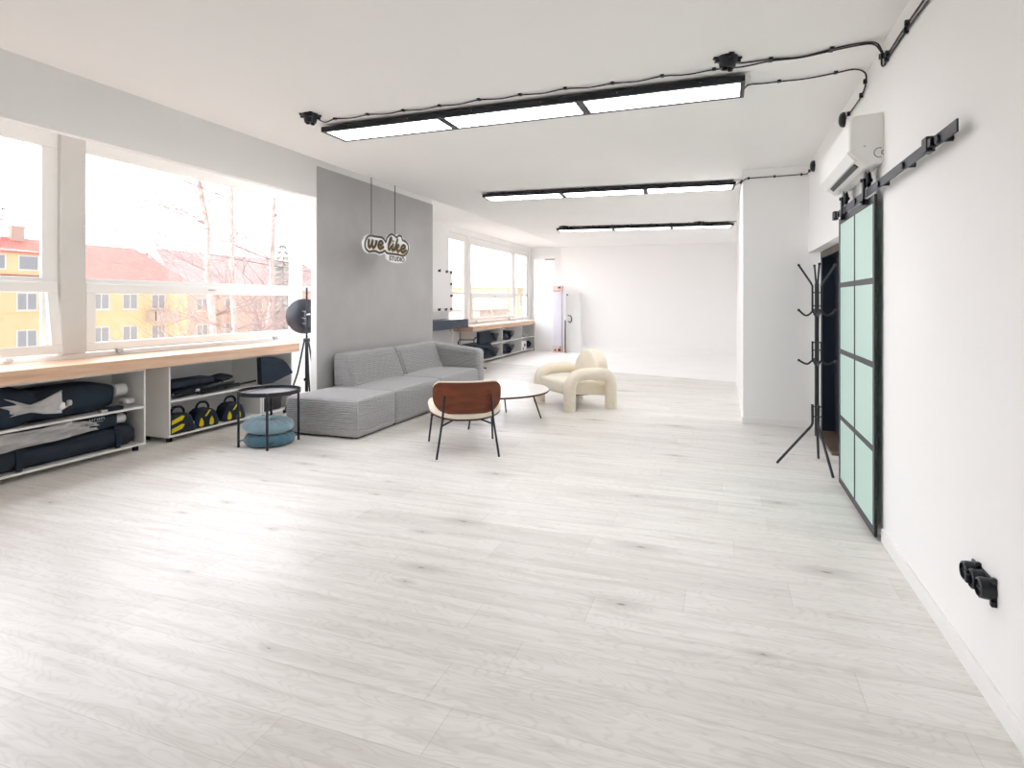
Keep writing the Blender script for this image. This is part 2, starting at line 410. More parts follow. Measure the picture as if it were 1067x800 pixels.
# free-standing partition with a grey plaster face
struct(MB().box(-4.838, -4.757, 6.03, 9.12, 0, HZ-.002).build('wall_partition', WALL), 'white partition slab with a grey face', 'wall')
struct(MB().box(-4.838, -4.757, -4.0, 6.03, 2.795, HZ-.002).build('wall_header', WALL), 'white lintel over the opening to the nearest windows', 'wall')
struct(MB().box(-4.757, -4.748, 6.034, 9.116, .0, 3.185).build('wall_facing', GREY), 'grey concrete facing of the partition behind the sofa', 'wall')
# the white cyclorama: painted floor sweeping up into the back wall
rr = .32; yb = 17.15
arc = [(yb-rr+rr*math.sin(t_), .003+rr-rr*math.cos(t_)) for t_ in np.linspace(0, PI/2, 14)]
pr = arc+[(yb, CZ-.001), (yb+.06, CZ-.001), (yb+.06, .001), (yb-rr, .001)]
struct(MB().prism(pr, lambda u, v, w: (w, u, v), -4.60, 1.44).build('wall_cyclorama', CYC, angle=30), 'seamless white studio wall curving into a white floor', 'wall')
yl = lambda x: 11.73-.2945*x
fp = [(-5.42, yl(-5.42)), (1.44, yl(1.44)), (1.44, yb-rr), (-5.42, yb-rr)]
struct(MB().prism(fp, lambda u, v, w: (u, v, w), .0005, .003).build('floor_white', CYCF), 'white painted studio floor', 'floor')
# baseboards
def base(name, x0, x1, y0, y1): return struct(MB().box(x0, x1, y0, y1, 0, .085).build(name, TRIM, bevel=.003), 'white baseboard', 'baseboard')
base('baseboard_right', .93, .945, -4.0, 4.215)
base('baseboard_column', .236, .95, 7.726, 7.74)
base('baseboard_side', .222, .236, 7.726, 11.35)
base('baseboard_reveal', 1.0, 1.08, 7.726, 7.74)

# ================================================================= ENTRANCE DOOR
d = MB().box(1.075, 1.30, 6.36, 6.42, 0, 2.075)
dr = thing('door_1', 'dark navy entrance door behind the sliding glass door', 'door', (1.2, 6.9, 0)); struct(dr)
fr = MB(); fr.box(1.066, 1.082, 7.53, 7.58, 0, 2.07); fr.box(1.066, 1.082, 6.42, 7.58, 2.03, 2.07)
fr.build('frame', JAMB, dr)
jm = MB(); jm.box(1.07, 1.20, 7.50, 7.53, 0, 2.03); jm.box(1.07, 1.20, 6.42, 7.53, 2.0, 2.03); jm.box(1.07, 1.2, 6.42, 6.45, 0, 2.0); jm.build('jamb', NAVYD, dr)
lf = MB(); lf.box(1.19, 1.24, 6.45, 7.50, .02, 2.0)
leaf = lf.build('leaf', NAVYD, dr, bevel=.004)
kn = MB(); kn.cyl(None, .028, 0, .03, 16, Matrix.Translation((1.19, 7.0, 1.42)) @ Matrix.Rotation(-PI/2, 4, 'Y')); kn.build('peephole', DARKG, dr)
hd = MB(); hd.tube([(1.19, 6.62, 1.05), (1.13, 6.62, 1.05), (1.125, 6.66, 1.05), (1.125, 6.76, 1.05)], .011, 8); hd.cyl(None, .026, 0, .012, 16, Matrix.Translation((1.19, 6.62, 1.05)) @ Matrix.Rotation(-PI/2, 4, 'Y')); hd.build('handle', CHROME, dr)
MB().box(1.0, 1.2, 6.42, 7.53, 0, .025).build('threshold', JAMB, dr, bevel=.004)
struct(MB().box(1.081, 1.3, 7.58, 7.74, 0, 2.075).build('trim_1', WALL), 'white strip of wall beside the entrance door')
struct(MB().box(1.24, 1.3, 6.42, 7.58, 0, 2.075).build('trim_2', NAVYD), 'dark landing behind the entrance door')

# ================================================================= WINDOWS
def window(name, y0, y1, z0=.99, z1=3.13, rail=(1.584, 1.73), jl=.06, jr=.06, top=.13, lowpad=.1, x=WX, sash=True, tilt=0, lower=True):
    """a fixed upper pane over a lower opening sash, in a white frame; y0 and y1 are the frame's outer edges"""
    w = thing(name, 'white framed window', 'window', (x, (y0+y1)/2, z0)); struct(w)
    f = MB(); t = .085; xb, xf = x-.055, x-.02
    f.box(xb, xf, y0, y1, z1-top, z1)
    f.box(xb, xf, y0, y0+jl, z0, z1-top); f.box(xb, xf, y1-jr, y1, z0, z1-top)
    f.box(xb, xf, y0+jl, y1-jr, rail[1]-.055, rail[1])
    f.box(xb, xf, y0+jl, y1-jr, z0, z0+.03)
    # thin glazing beads
    f.box(xf, xf+.008, y0+jl-.012, y1-jr+.012, rail[1]-.02, rail[1]); f.box(xf, xf+.008, y0+jl-.012, y1-jr+.012, z1-top, z1-top+.02)
    f.build('frame', PVC, w, bevel=.004)
    MB().box(x-.038, x-.028, y0+jl, y1-jr, rail[1], z1-top).build('pane', GLASS, w)
    if lower:
        s = MB(); T = Matrix.Translation((x, 0, rail[1]-.05)) @ Matrix.Rotation(-tilt, 4, 'Y') @ Matrix.Translation((-x, 0, -(rail[1]-.05)))
        sy0, sy1 = y0+jl*.25, y1-jr*.25; sx0, sx1 = x-.018, x+.022; st = rail[1]-.05; sb = z0+.012; wd = .095
        s.box(sx0, sx1, sy0, sy1, rail[0], st, T); s.box(sx0, sx1, sy0, sy1, sb, sb+wd-.012, T)
        s.box(sx0, sx1, sy0, sy0+wd, sb+wd-.012, rail[0], T); s.box(sx0, sx1, sy1-wd, sy1, sb+wd-.012, rail[0], T)
        so = s.build('sash', PVC, w, bevel=.005)
        MB().box(x+.004, x+.012, sy0+wd-.01, sy1-wd+.01, sb+wd-.02, rail[0]+.01, T).build('pane', GLASS, so)
        h = MB(); ym = (sy0+sy1)/2; h.box(sx1, sx1+.012, ym-.03, ym+.03, st-.05, st-.028, T); h.box(sx1+.012, sx1+.03, ym-.055, ym+.05, st-.045, st-.033, T); h.build('handle', LGREY, so, bevel=.002)
        k = MB()
        for yy in (sy0+.35, sy1-.4): k.box(x-.02, x+.03, yy-.03, yy+.03, z0-.03, z0+.012)
        k.each('hinge', LGREY, so, bevel=.003)
    return w
window('window_1', 1.0, 3.825, tilt=R(7.5), jr=.145, top=.165)
window('window_2', 4.06, 7.05+.06, jl=.004, jr=.06, top=.145)
window('window_3', 7.11, 8.2, jl=.2, jr=.12, lower=False, top=.13)
window('window_4', 12.33, 13.40, jl=.05, jr=.19, lower=False, top=.16)
window('window_5', 13.56, 16.82, jl=.12, jr=.12, top=.19)
window('window_6', 16.82, 18.3, jl=.2, jr=.2, lower=False, top=.17)

# ================================================================= BARN DOOR, RAIL
sd_ = thing('sliding_door', 'black framed sliding door with eight frosted mint glass panes', 'door', (.92, 4.82, 0))
y0, y1, zb, zt = 4.228, 5.43, .02, 2.175; bw = .05
f = MB()
f.box(.896, .913, y0, y1, zb, zb+bw); f.box(.896, .913, y0, y1, zt-bw, zt)
f.box(.896, .913, y0, y0+bw, zb+bw, zt-bw); f.box(.896, .913, y1-bw, y1, zb+bw, zt-bw)
ym = (y0+y1)/2
for z in (.563, 1.097, 1.632): f.box(.897, .912, y0+bw, y1-bw, z-.02, z+.02)
f.box(.896, .912, ym-.012, ym+.012, zb+bw, zt-bw)
f.build('frame', BLACK, sd_, bevel=.003)
zz = [zb+bw, .543, .583, 1.077, 1.117, 1.612, 1.652, zt-bw]
for a in range(4):
    for (ya, yb_) in ((y0+bw, ym-.012), (ym+.012, y1-bw)):
        MB().box(.900, .908, ya, yb_, zz[2*a], zz[2*a+1]).build('glass_pane', FROST, sd_)
for yy in (4.42, 5.16):
    h = MB(); h.box(.866, .880, yy-.022, yy+.022, 2.135, 2.31); h.box(.866, .912, yy-.022, yy+.022, 2.135, 2.172)
    ho = h.build('hanger', BLACK, sd_, bevel=.003)
    w = MB(); w.lathe([(.052, -.014), (.058, -.010), (.044, -.004), (.044, .004), (.058, .010), (.052, .014)], 20, Matrix.Translation((.896, yy, 2.297)) @ Matrix.Rotation(PI/2, 4, 'Y'))
    w.lathe([(.012, -.04), (.012, .03)], 10, Matrix.Translation((.896, yy, 2.297)) @ Matrix.Rotation(PI/2, 4, 'Y')); w.build('wheel', BPLAS, ho)
rl = thing('door_rail', 'black steel sliding rail on the right wall', 'rail', (.90, 4.2, 2.2))
MB().box(.891, .899, 2.84, 5.56, 2.188, 2.242).build('bar', DARKG, rl, bevel=.002)
for yy in (3.05, 3.58, 4.09, 4.75, 5.4):
    m = MB(); m.cyl(None, .014, 0, .06, 12, Matrix.Translation((.897, yy, 2.212)) @ Matrix.Rotation(PI/2, 4, 'Y')); m.cyl(None, .02, -.012, 0, 12, Matrix.Translation((.892, yy, 2.212)) @ Matrix.Rotation(PI/2, 4, 'Y')); m.build('standoff', BLACK, rl)
for yy in (3.17, 5.52):
    m = MB(); m.box(.868, .905, yy-.035, yy+.035, 2.18, 2.25); m.box(.872, .89, yy-.075, yy-.03, 2.195, 2.235); m.build('end_stop', BLACK, rl, bevel=.004)

# ================================================================= AIR CONDITIONER
ac = thing('air_conditioner', 'white wall mounted air conditioner above the sliding door', 'air conditioner', (.955, 4.76, 2.34))
A0, A1 = 4.215, 5.33
MB().box(.944, .958, 4.22, 4.27, 2.38, 2.66).build('mounting_plate', LGREY, ac)
body = [(.956, 2.685), (.775, 2.672), (.752, 2.64), (.752, 2.44), (.79, 2.40), (.85, 2.345), (.956, 2.375)]
MB().prism(body, lambda u, v, w: (u, w, v), A0, A1).build('body', ACW, ac, bevel=.012)
fl = [(.748, 2.455), (.744, 2.44), (.785, 2.385), (.80, 2.385), (.80, 2.41), (.765, 2.455)]
MB().prism(fl, lambda u, v, w: (u, w, v), A0+.012, A1-.012).build('front_flap', ACW, ac, bevel=.004)
M_ = MB(); M_.prism([(.80, 2.393), (.826, 2.368), (.82, 2.362), (.795, 2.387)], lambda u, v, w: (u, w, v), A0+.1, A1-.14); M_.build('outlet_slot', ACG, ac)
m = MB(); m.box(.835, .845, A0-.003, A0+.002, 2.47, 2.482); m.build('screw_cap', LGREY, ac)
m = MB(); m.tube([(.922+.03*math.cos(a), A0-.001, 2.43+.03*math.sin(a)) for a in np.linspace(R(70), R(290), 12)], .0022, 6); m.tube([(.944+.012*math.cos(a), A0-.001, 2.43+.012*math.sin(a)) for a in np.linspace(R(50), R(310), 10)], .0022, 6); m.each('pipe_knockout', ACG, ac)
m = MB()
for k in range(5): m.box(.84, .8455+.002*(k % 2), A1-.32+.025*k, A1-.306+.025*k, 2.349, 2.353)
m.box(.862, .868, A0+.12, A0+.14, 2.352, 2.356); m.each('printed_mark', LGREY, ac)

# ================================================================= CEILING LIGHT PANELS
def light_bar(name, label, p0, p1, width, zb=3.048, zt=3.092, dm=None):
    """three framed panels in one row from p0 to p1 (near edge line)"""
    p0 = Vector(p0); p1 = Vector(p1); L = (p1-p0).length; ang = math.atan2(p1.y-p0.y, p1.x-p0.x)
    g = 'rows of ceiling light panels'
    t = thing(name, label, 'ceiling light', (p0.x, p0.y, zb), ang, g)
    for k in range(3):
        a, b = L*k/3+.001, L*(k+1)/3-.001; fw = .032
        f = LB(); h = zt-zb
        f.box(a, b, 0, fw, 0, h); f.box(a, b, width-fw, width, 0, h); f.box(a, a+fw, fw, width-fw, 0, h); f.box(b-fw, b, fw, width-fw, 0, h); f.box(a+fw, b-fw, fw, width-fw, h-.006, h)
        fo = f.build('panel_frame', BLACK, t)
        LB().box(a+fw, b-fw, fw, width-fw, .004, .010).build('diffuser', dm or DIFF, fo)
        s = LB()
        for xx in (a+.3, b-.3):
            s.cyl(None, .004, -.004, 0, 8, Matrix.Translation((xx, 0, h*.55)) @ Matrix.Rotation(PI/2, 4, 'X') @ Matrix.Translation((0, 0, .004)))
        s.each('screw', CHROME, fo)
    m = LB()
    for k in range(6):
        xx = L*(k+.5)/6; m.box(xx-.02, xx+.02, width*.3, width*.7, zt-zb, CZ-zb+.002)
    m.each('ceiling_bracket', DARKG, t)
    return t
light_bar('ceiling_light', 'black framed row of three light panels nearest the viewer', (-3.451, 4.44), (.150, 4.42), .362)
light_bar('ceiling_light', 'middle one of the three black framed ceiling light rows', (-3.36, 8.03), (.168, 8.30), .40)
light_bar('ceiling_light', 'farthest black framed ceiling light row before the white studio wall', (-3.40, 12.30), (.215, 12.72), .42, dm=DIFF2)

# ================================================================= CABLES, CEILING SOCKETS
def cable(name, label, pts, clips, r=.0055, clip=.013, wall=None, nn=4):
    t = thing(name, label, 'cable', pts[0])
    MB().tube(pts, r, 6, smooth=nn).build('sheath', BCABLE, t)
    for c in clips:
        m = MB(); x, y, z = c[:3]
        if len(c) > 3 and c[3] == 'w': m.rbox((x-.004, y, z), (.024, .022, .034), .005, 2, 2, 2)
        elif len(c) > 3 and c[3] == 'y': m.rbox((x, y-.002, z), (.022, .02, .03), .005, 2, 2, 2)
        else: m.rbox((x, y, z+.004), (.026, .034, .020), .005, 2, 2, 2)
        m.build('clip', BPLAS, t)
    return t
zc = CZ-.010
xs = [-3.221, -2.882, -2.541, -2.196, -1.832, -1.487, -1.122, -.767, -.407, -.056, .302, .656]
yc = [4.334, 4.329, 4.344, 4.339, 4.311, 4.32, 4.309, 4.322, 4.304, 4.302, 4.275, 4.235]
main = [(-3.356, 4.24, zc), (-3.364, 4.38, zc)]
for k in range(len(xs)):
    main.append((xs[k], yc[k], zc))
    if k+1 < len(xs): main.append(((xs[k]+xs[k+1])/2, (yc[k]+yc[k+1])/2+.018, zc-.004))
tail = [(.80, 4.20, zc), (.885, 4.19, zc-.01), (.930, 4.22, zc-.05), (.938, 4.235, 3.04), (.938, 4.235, 2.98), (.938, 4.17, 2.955), (.936, 4.10, 2.962), (.936, 3.70, 2.965), (.936, 3.2, 2.95), (.936, 2.5, 2.945), (.936, 1.5, 2.94)]
cable('ceiling_cable', 'long dark cable clipped along the ceiling beside the nearest light row', main+tail, [(xs[k], yc[k], zc) for k in range(len(xs))]+[(.936, 4.10, 2.968, 'w'), (.936, 3.70, 2.965, 'w'), (.936, 3.2, 2.95, 'w'), (.938, 4.236, 3.035, 'w')])
t2 = [(.05, 4.20, zc), (.12, 4.245, zc), (.302, 4.245, zc), (.48, 4.262, zc-.004), (.656, 4.205, zc), (.80, 4.17, zc), (.89, 4.165, zc-.012), (.925, 4.19, zc-.05), (.936, 4.19, 3.03), (.936, 4.15, 2.99), (.936, 4.08, 2.99), (.936, 3.68, 2.995), (.936, 3.2, 2.985), (.936, 2.5, 2.98), (.936, 1.5, 2.975)]
cable('ceiling_cable', 'short cable from the black ceiling socket to the corner above the air conditioner', t2, [(.302, 4.243, zc), (.656, 4.203, zc), (.936, 4.08, 2.992, 'w'), (.936, 3.68, 2.995, 'w'), (.936, 3.2, 2.985, 'w'), (.936, 4.19, 3.02, 'w')])
c2 = [(.14, 4.70, 3.07), (.181, 4.694, zc), (.29, 4.70, zc), (.39, 4.698, zc), (.57, 4.69, zc-.004), (.751, 4.656, zc), (.858, 4.625, zc), (.925, 4.65, zc-.02), (.946, 4.70, 3.05), (.946, 4.83, 2.99), (.946, 5.29, 2.992), (.946, 5.48, 3.015)]
cable('ceiling_cable', 'thin cable looping from the nearest light row down to the right wall', c2, [(.39, 4.698, zc), (.751, 4.656, zc), (.946, 4.71, 3.045, 'w'), (.946, 4.84, 2.99, 'w'), (.946, 5.29, 2.992, 'w')])
c3 = [(.175, 8.42, 3.07), (.222, 8.2, 3.06), (.226, 7.9, 3.0), (.226, 7.755, 2.985), (.24, 7.730, 2.985), (.265, 7.730, 3.0), (.299, 7.730, 3.008), (.59, 7.730, 3.01), (.883, 7.730, 3.012), (.935, 7.728, 3.014), (.947, 7.70, 3.016), (.947, 7.45, 3.01), (.947, 7.30, 3.0)]
cable('wall_cable', 'thin cable crossing the wall block beyond the coat rack', c3, [(.224, 8.1, 3.03, 'w'), (.226, 7.80, 2.99, 'w'), (.299, 7.732, 3.008, 'y'), (.59, 7.732, 3.01, 'y'), (.883, 7.732, 3.012, 'y'), (.949, 7.55, 3.013, 'w')])
c4 = [(-3.3, 12.25, zc), (-2.6, 12.33, zc), (-1.8, 12.42, zc), (-1.0, 12.5, zc), (-.3, 12.56, zc), (.236, 12.62, zc), (.9, 12.65, zc)]
cable('ceiling_cable', 'dark cable clipped on the ceiling above the farthest light row', c4, [(-3.0, 12.285, zc), (-2.6, 12.33, zc), (-2.2, 12.375, zc), (-1.8, 12.42, zc), (-1.4, 12.46, zc), (-1.0, 12.5, zc), (-.65, 12.53, zc), (-.3, 12.56, zc), (.1, 12.6, zc)], clip=.016)

def ceiling_socket(label, p, rz, s=1.0):
    t = thing('ceiling_socket', label, 'socket', p, rz, 'black ceiling sockets')
    b = LB(); b.lathe([(.045*s, -.075), (.05*s, -.07), (.056*s, -.035), (.066*s, -.022), (.068*s, 0)], 24); b.build('body', BPLAS, t)
    g = LB()
    for a in (0, PI/2, PI, 3*PI/2):
        g.rbox((.068*s*math.cos(a), .068*s*math.sin(a), -.028), (.03*s, .03*s, .016), .005, 2, 2, 2)
        g.rbox((.075*s*math.cos(a), .075*s*math.sin(a), -.007), (.035*s, .035*s, .013), .005, 2, 2, 2)
    g.each('mounting_lug', BPLAS, t)
    q = LB()
    for a in (.4, .4+PI): q.cyl(None, .016*s, -.088, -.07, 12, Matrix.Translation((.022*s*math.cos(a), .022*s*math.sin(a), 0)))
    q.each('plug', RUBB, t)
    return t
ceiling_socket('black ceiling socket right of the nearest light row, above its cable', (.03, 4.14, CZ), .3)
ceiling_socket('black ceiling socket at the left end of the nearest cable', (-3.36, 4.18, CZ), .7)
ceiling_socket('tiny black ceiling socket at the left end of the farthest light row', (-3.22, 12.24, CZ), .2, 1.1)
ceiling_socket('tiny black ceiling socket near the right end of the farthest light row', (-.45, 12.48, CZ), .2, 1.1)
def wall_socket(label, p):
    t = thing('wall_junction', label, 'socket', p, 0, 'black wall junction caps')
    b = LB(); M = Matrix.Rotation(-PI/2, 4, 'Y')
    b.lathe([(.062, 0), (.062, .018), (.05, .034), (.03, .042), (.001, .045)], 24, M); b.build('cap', BPLAS, t)
    g = LB(); g.rbox((-.012, -.06, -.005), (.024, .04, .03), .006, 2, 2, 2); g.build('cable_entry', RUBB, t)
    return t
wall_socket('black round cap on the wall above the air conditioner', (.957, 5.53, 3.015))
wall_socket('black round cap on the wall beyond the air conditioner', (.957, 7.24, 3.0))
# big double socket on the near right wall
so = thing('wall_socket', 'black retro multiple wall socket low on the near right wall', 'socket', (.945, 2.71, .43))
MXR = Matrix.Rotation(-PI/2, 4, 'Y')
GY = (2.795, 2.722, 2.649); GZ = .432
b = MB(); b.rbox((.941, 2.722, GZ), (.010, .215, .080), .004, 2, 2, 2); b.build('backplate', BPLAS, so)
for k, yy in enumerate(GY):
    M = Matrix.Translation((.945, yy, GZ)) @ MXR
    b = MB(); b.lathe([(.0385, .0), (.0385, .034), (.036, .046), (.030, .050), (.030, .040), (.001, .038)], 28, M); g = b.build('gang', BPLAS, so)
    q = MB()
    if k == 1: q.rbox((.893, yy, GZ), (.024, .016, .034), .005, 2, 2, 2); q.build('toggle', BPLAS, g)
    else:
        for dy in (-.011, .011): q.cyl(None, .0035, .036, .046, 8, Matrix.Translation((.945, yy+dy, GZ)) @ MXR)
        q.each('pin', CHROME, g)
b = MB()
for yy in (2.76, 2.62):
    for dz in (.042, -.042): b.rbox((.935, yy, GZ+dz), (.02, .02, .022), .005, 2, 2, 2)
b.each('mounting_lug', BPLAS, so)

# ================================================================= WORKTOPS AND CABINETS ON THE LEFT
wt = tag(MB().box(-5.98, -5.40, .2, 6.50, .825, .938).build('countertop', WOOD, loc=(-5.7, 3.3, .825), bevel=.006), 'long thick pine worktop under the nearest windows', 'worktop')
def cabinet(label, y0, y1, xf=-5.5, xb=-5.96, zb=.055, zt=.822, shelf=.435, dividers=(), open_top=False):
    t = thing('storage_cabinet', label, 'cabinet', ((xf+xb)/2, (y0+y1)/2, 0), 0, 'open white cabinets under the worktops')
    p = .02; b = MB()
    b.box(xb, xf, y0, y0+p, zb, zt); b.box(xb, xf, y1-p, y1, zb, zt)
    b.box(xb, xf, y0+p, y1-p, zb, zb+p); b.box(xb, xf, y0+p, y1-p, zt-p, zt)
    b.build('carcass', MELA, t, bevel=.001)
    MB().box(xb-.006, xb, y0, y1, zb, zt).build('back_panel', MELA, t)
    if shelf: MB().box(xb, xf-.003, y0+p, y1-p, shelf-.01, shelf+.01).build('shelf', MELA, t)
    for d in dividers: MB().box(xb, xf-.004, d-.01, d+.01, zb+p, zt-p).build('divider', MELA, t)
    for (x, y) in ((xf-.07, y0+.06), (xf-.07, y1-.06), (xb+.07, y0+.06), (xb+.07, y1-.06)):
        MB().cyl((x, y, 0), .028, 0, zb, 14).build('foot', RUBB, t)
    return t
cabinet('open white cabinet stuffed with black bags, nearest the viewer', 2.72, 4.325)
cabinet('open white cabinet with three black and yellow bags on its bottom', 4.588, 5.91)
# narrow bay at the end of the worktop
cabinet('narrow open white cabinet at the end of the worktop behind the tray table', 5.93, 6.47, shelf=None)
# ---- contents, near cabinet
def soft(name, label, cat, mb, m, loc, group=None):
    return tag(mb.build(name, m, loc=loc), label, cat, group)
b = MB(); b.blob((-5.72, 3.52, .60), (.20, .60, .14), .08, 3.2, 3, 40, 22, 3.2); b.blob((-5.68, 3.05, .615), (.2, .33, .17), .1, 4, 5, 30, 18, 2.8)
soft('fabric_bundle', 'large black cloth bundle filling the upper shelf of the nearest cabinet', 'bundle', b, BFAB, (-5.7, 3.5, .455))
def drape(path, wid, th, amp, seed, m=26, n=10):
    """a folded strip of cloth following a path (list of (x,y,z)), its width along a vector list"""
    rng = np.random.RandomState(seed); P = np.array(path, float); q = MB()
    t = np.linspace(0, len(P)-1, m); pts = np.array([[np.interp(a, range(len(P)), P[:, k]) for k in range(3)] for a in t])
    w = np.array([np.interp(a, range(len(wid)), wid) for a in t*(len(wid)-1)/(len(P)-1)])
    ph = rng.rand(4)*6
    top = []; bot = []
    for i in range(m):
        for j in range(n):
            s = j/(n-1)-.5
            dx = amp*(math.sin(9*s+ph[0]+i*.35)+.6*math.sin(17*s+ph[1]-i*.5))
            v = pts[i]+np.array([dx, 0, s*w[i]]); top.append(v+np.array([th, 0, 0])); bot.append(v)
    fs = []
    for i in range(m-1):
        for j in range(n-1):
            a = i*n+j; fs.append((a, a+1, a+n+1, a+n)); o = m*n; fs.append((o+a, o+a+n, o+a+n+1, o+a+1))
    bd = [(i*n, (i+1)*n) for i in range(m-1)]+[((i+1)*n+n-1, i*n+n-1) for i in range(m-1)]+[(j+1, j) for j in range(n-1)]+[((m-1)*n+j, (m-1)*n+j+1) for j in range(n-1)]
    o = m*n
    for a, c in bd: fs.append((a, c, o+c, o+a))
    q.add(list(top)+list(bot), fs); return q
b = drape([(-5.53, 2.9, .66), (-5.50, 3.12, .62), (-5.47, 3.25, .60), (-5.46, 3.35, .60), (-5.47, 3.50, .62)], [.22, .14, .06, .12, .2], .012, .008, 4)
soft('light_cloth', 'pale grey cloth flap poking out of the black bundle', 'cloth', b, GFAB, (-5.5, 3.3, .5))
cl = thing('spring_clip', 'small white clip beside the pale cloth flap', 'clip', (-5.47, 3.52, .58))
b = MB(); b.rbox((-5.465, 3.50, .585), (.05, .05, .06), .02, 3, 3, 3); b.build('jaw', TRIM, cl)
b = MB(); b.rbox((-5.465, 3.565, .60), (.04, .035, .05), .014, 3, 3, 3, M=None); b.tube([(-5.465, 3.45, .545), (-5.465, 3.50, .55), (-5.465, 3.56, .58)], .008, 8); b.build('grip', LGREY, cl)
ro = thing('clear_roll', 'clear plastic roll at the right end of the black bundle', 'roll', (-5.6, 4.2, .60))
b = MB(); b.lathe([(.042, -.10), (.06, -.095), (.06, .02), (.045, .03)], 24, Matrix.Translation((-5.66, 4.19, .62)) @ Matrix.Rotation(-PI/2, 4, 'X')); b.build('film', LGREY, ro)
b = MB(); b.lathe([(.025, .0), (.025, .045)], 16, Matrix.Translation((-5.66, 4.19, .62)) @ Matrix.Rotation(-PI/2, 4, 'X')); b.build('core', CARD, ro)
b = MB(); b.rbox((-5.56, 4.17, .515), (.10, .1, .05), .015, 3, 3, 3); soft('white_pad', 'small white pad beside the clear roll', 'pad', b, GFAB, (-5.56, 4.17, .49))
b = MB(); b.rbox((-5.545, 4.02, .467), (.08, .16, .04), .012, 3, 3, 3); soft('strap_roll', 'flat black strap at the right front of the upper shelf', 'strap', b, BFAB, (-5.545, 4.05, .447))
b = MB(); b.rbox((-5.535, 3.95, .458), (.05, .13, .024), .006, 2, 3, 2); soft('paper_label', 'little folded paper tag on the shelf edge', 'tag', b, GFAB, (-5.535, 3.95, .447))
# lower shelf
lb = thing('duffel_bag', 'long black padded bag on the bottom of the nearest cabinet', 'bag', (-5.72, 3.6, .077))
b = MB(); b.rbox((-5.725, 3.52, .182), (.40, 1.50, .208), .095, 4, 18, 3, fn=None); b.build('body', NAVYF, lb)
b = MB()
for yy in (4.05, 3.2): b.tube([(-5.52, yy, .08), (-5.517, yy, .18), (-5.54, yy, .26), (-5.6, yy, .29), (-5.8, yy, .29)], .012, 6, smooth=4, flat=((0, 1, 0), 2.2))
b.tube([(-5.53, 2.9, .235), (-5.522, 3.5, .24), (-5.522, 4.1, .235)], .005, 6, smooth=4); b.each('strap', BFAB, lb)
b = drape([(-5.60, 2.78, .34), (-5.53, 3.1, .335), (-5.52, 3.4, .345), (-5.52, 3.6, .35), (-5.54, 3.74, .345), (-5.55, 3.86, .33)], [.13, .15, .13, .13, .11, .06], .02, .018, 8, 40, 14)
b.blob((-5.70, 3.3, .345), (.15, .5, .06), .12, 4, 9, 30, 12, 2.6)
soft('light_cloth', 'crumpled pale grey sheet above the long black bag', 'cloth', b, GFAB, (-5.6, 3.3, .29))
bx = thing('black_box', 'black carton with faint white lettering on the lower shelf', 'box', (-5.65, 3.9, .30))
b = MB(); b.rbox((-5.64, 3.91, .352), (.20, .30, .125), .012, 2, 2, 2); b.build('carton', BFAB, bx)
b = MB(); q = 3.79
for k, w in enumerate((.018, .014, .02, .012, .018, .016, .012)):
    b.box(-5.5395, -5.5385, q, q+w*.35, .382, .402); b.box(-5.5395, -5.5385, q, q+w, .382+.008*(k % 3), .386+.008*(k % 3)); q += w+.006
b.box(-5.5395, -5.5385, 3.80, 3.92, .366, .369); b.build('lettering', LGREY, bx)
jr = thing('clear_jar', 'clear tub lying beside the black carton', 'tub', (-5.62, 4.12, .30))
b = MB(); b.lathe([(.045, -.05), (.05, -.045), (.05, .05), (.04, .055)], 22, Matrix.Translation((-5.62, 4.12, .345)) @ Matrix.Rotation(-PI/2, 4, 'X')); b.build('tub', LGREY, jr)
b = MB(); b.lathe([(.052, .05), (.052, .066)], 22, Matrix.Translation((-5.62, 4.12, .345)) @ Matrix.Rotation(-PI/2, 4, 'X')); b.build('lid', BPLAS, jr)

# ---- second cabinet: stands on the shelf, three bags below
def stand(label, y0, y1, x, z, dz, r, g):
    t = thing('folded_stand', label, 'light stand', (x, y0, z), 0, g)
    b = MB(); b.tube([(x, y0, z), (x+.01, y1, z+dz)], r, 8); b.build('pole', BPLAS, t)
    b = MB()
    for k in range(3):
        a = 2*PI*k/3+.4; o = (math.cos(a)*r*1.5, math.sin(a)*r*1.5)
        b.tube([(x+o[0], y0+.05, z+o[1]), (x+o[0]*1.1, y0+(y1-y0)*.72, z+dz*.72+o[1]*1.1)], r*.42, 6)
    b.each('leg', BPLAS, t)
    b = MB(); ym = y0+(y1-y0)*.45; b.rbox((x+r*2.2, ym, z+dz*.45), (.035, .05, .03), .008, 2, 2, 2); b.build('knob', CHROME if 'clamp' in label else BPLAS, t)
    return t
g = 'folded stands on the upper shelf'
stand('thick folded black light stand with a bright clamp at the shelf front', 4.66, 5.34, -5.58, .488, .05, .024, g)
stand('long black folded stand lying against the back of the shelf', 4.66, 5.56, -5.80, .50, .03, .03, g)
stand('thin folded stand whose tip points to the right end of the shelf', 5.0, 5.86, -5.56, .47, .03, .013, g)
stand('middle folded stand lying beneath the longer ones', 4.9, 5.62, -5.68, .475, .035, .02, g)
b = MB(); b.rbox((-5.72, 4.98, .585), (.24, .6, .09), .03, 3, 6, 3); b.blob((-5.7, 5.44, .585), (.1, .16, .045), .12, 4, 5)
soft('stand_case', 'long black case lying on top of the folded stands', 'case', b, NAVYF, (-5.72, 5.0, .54))
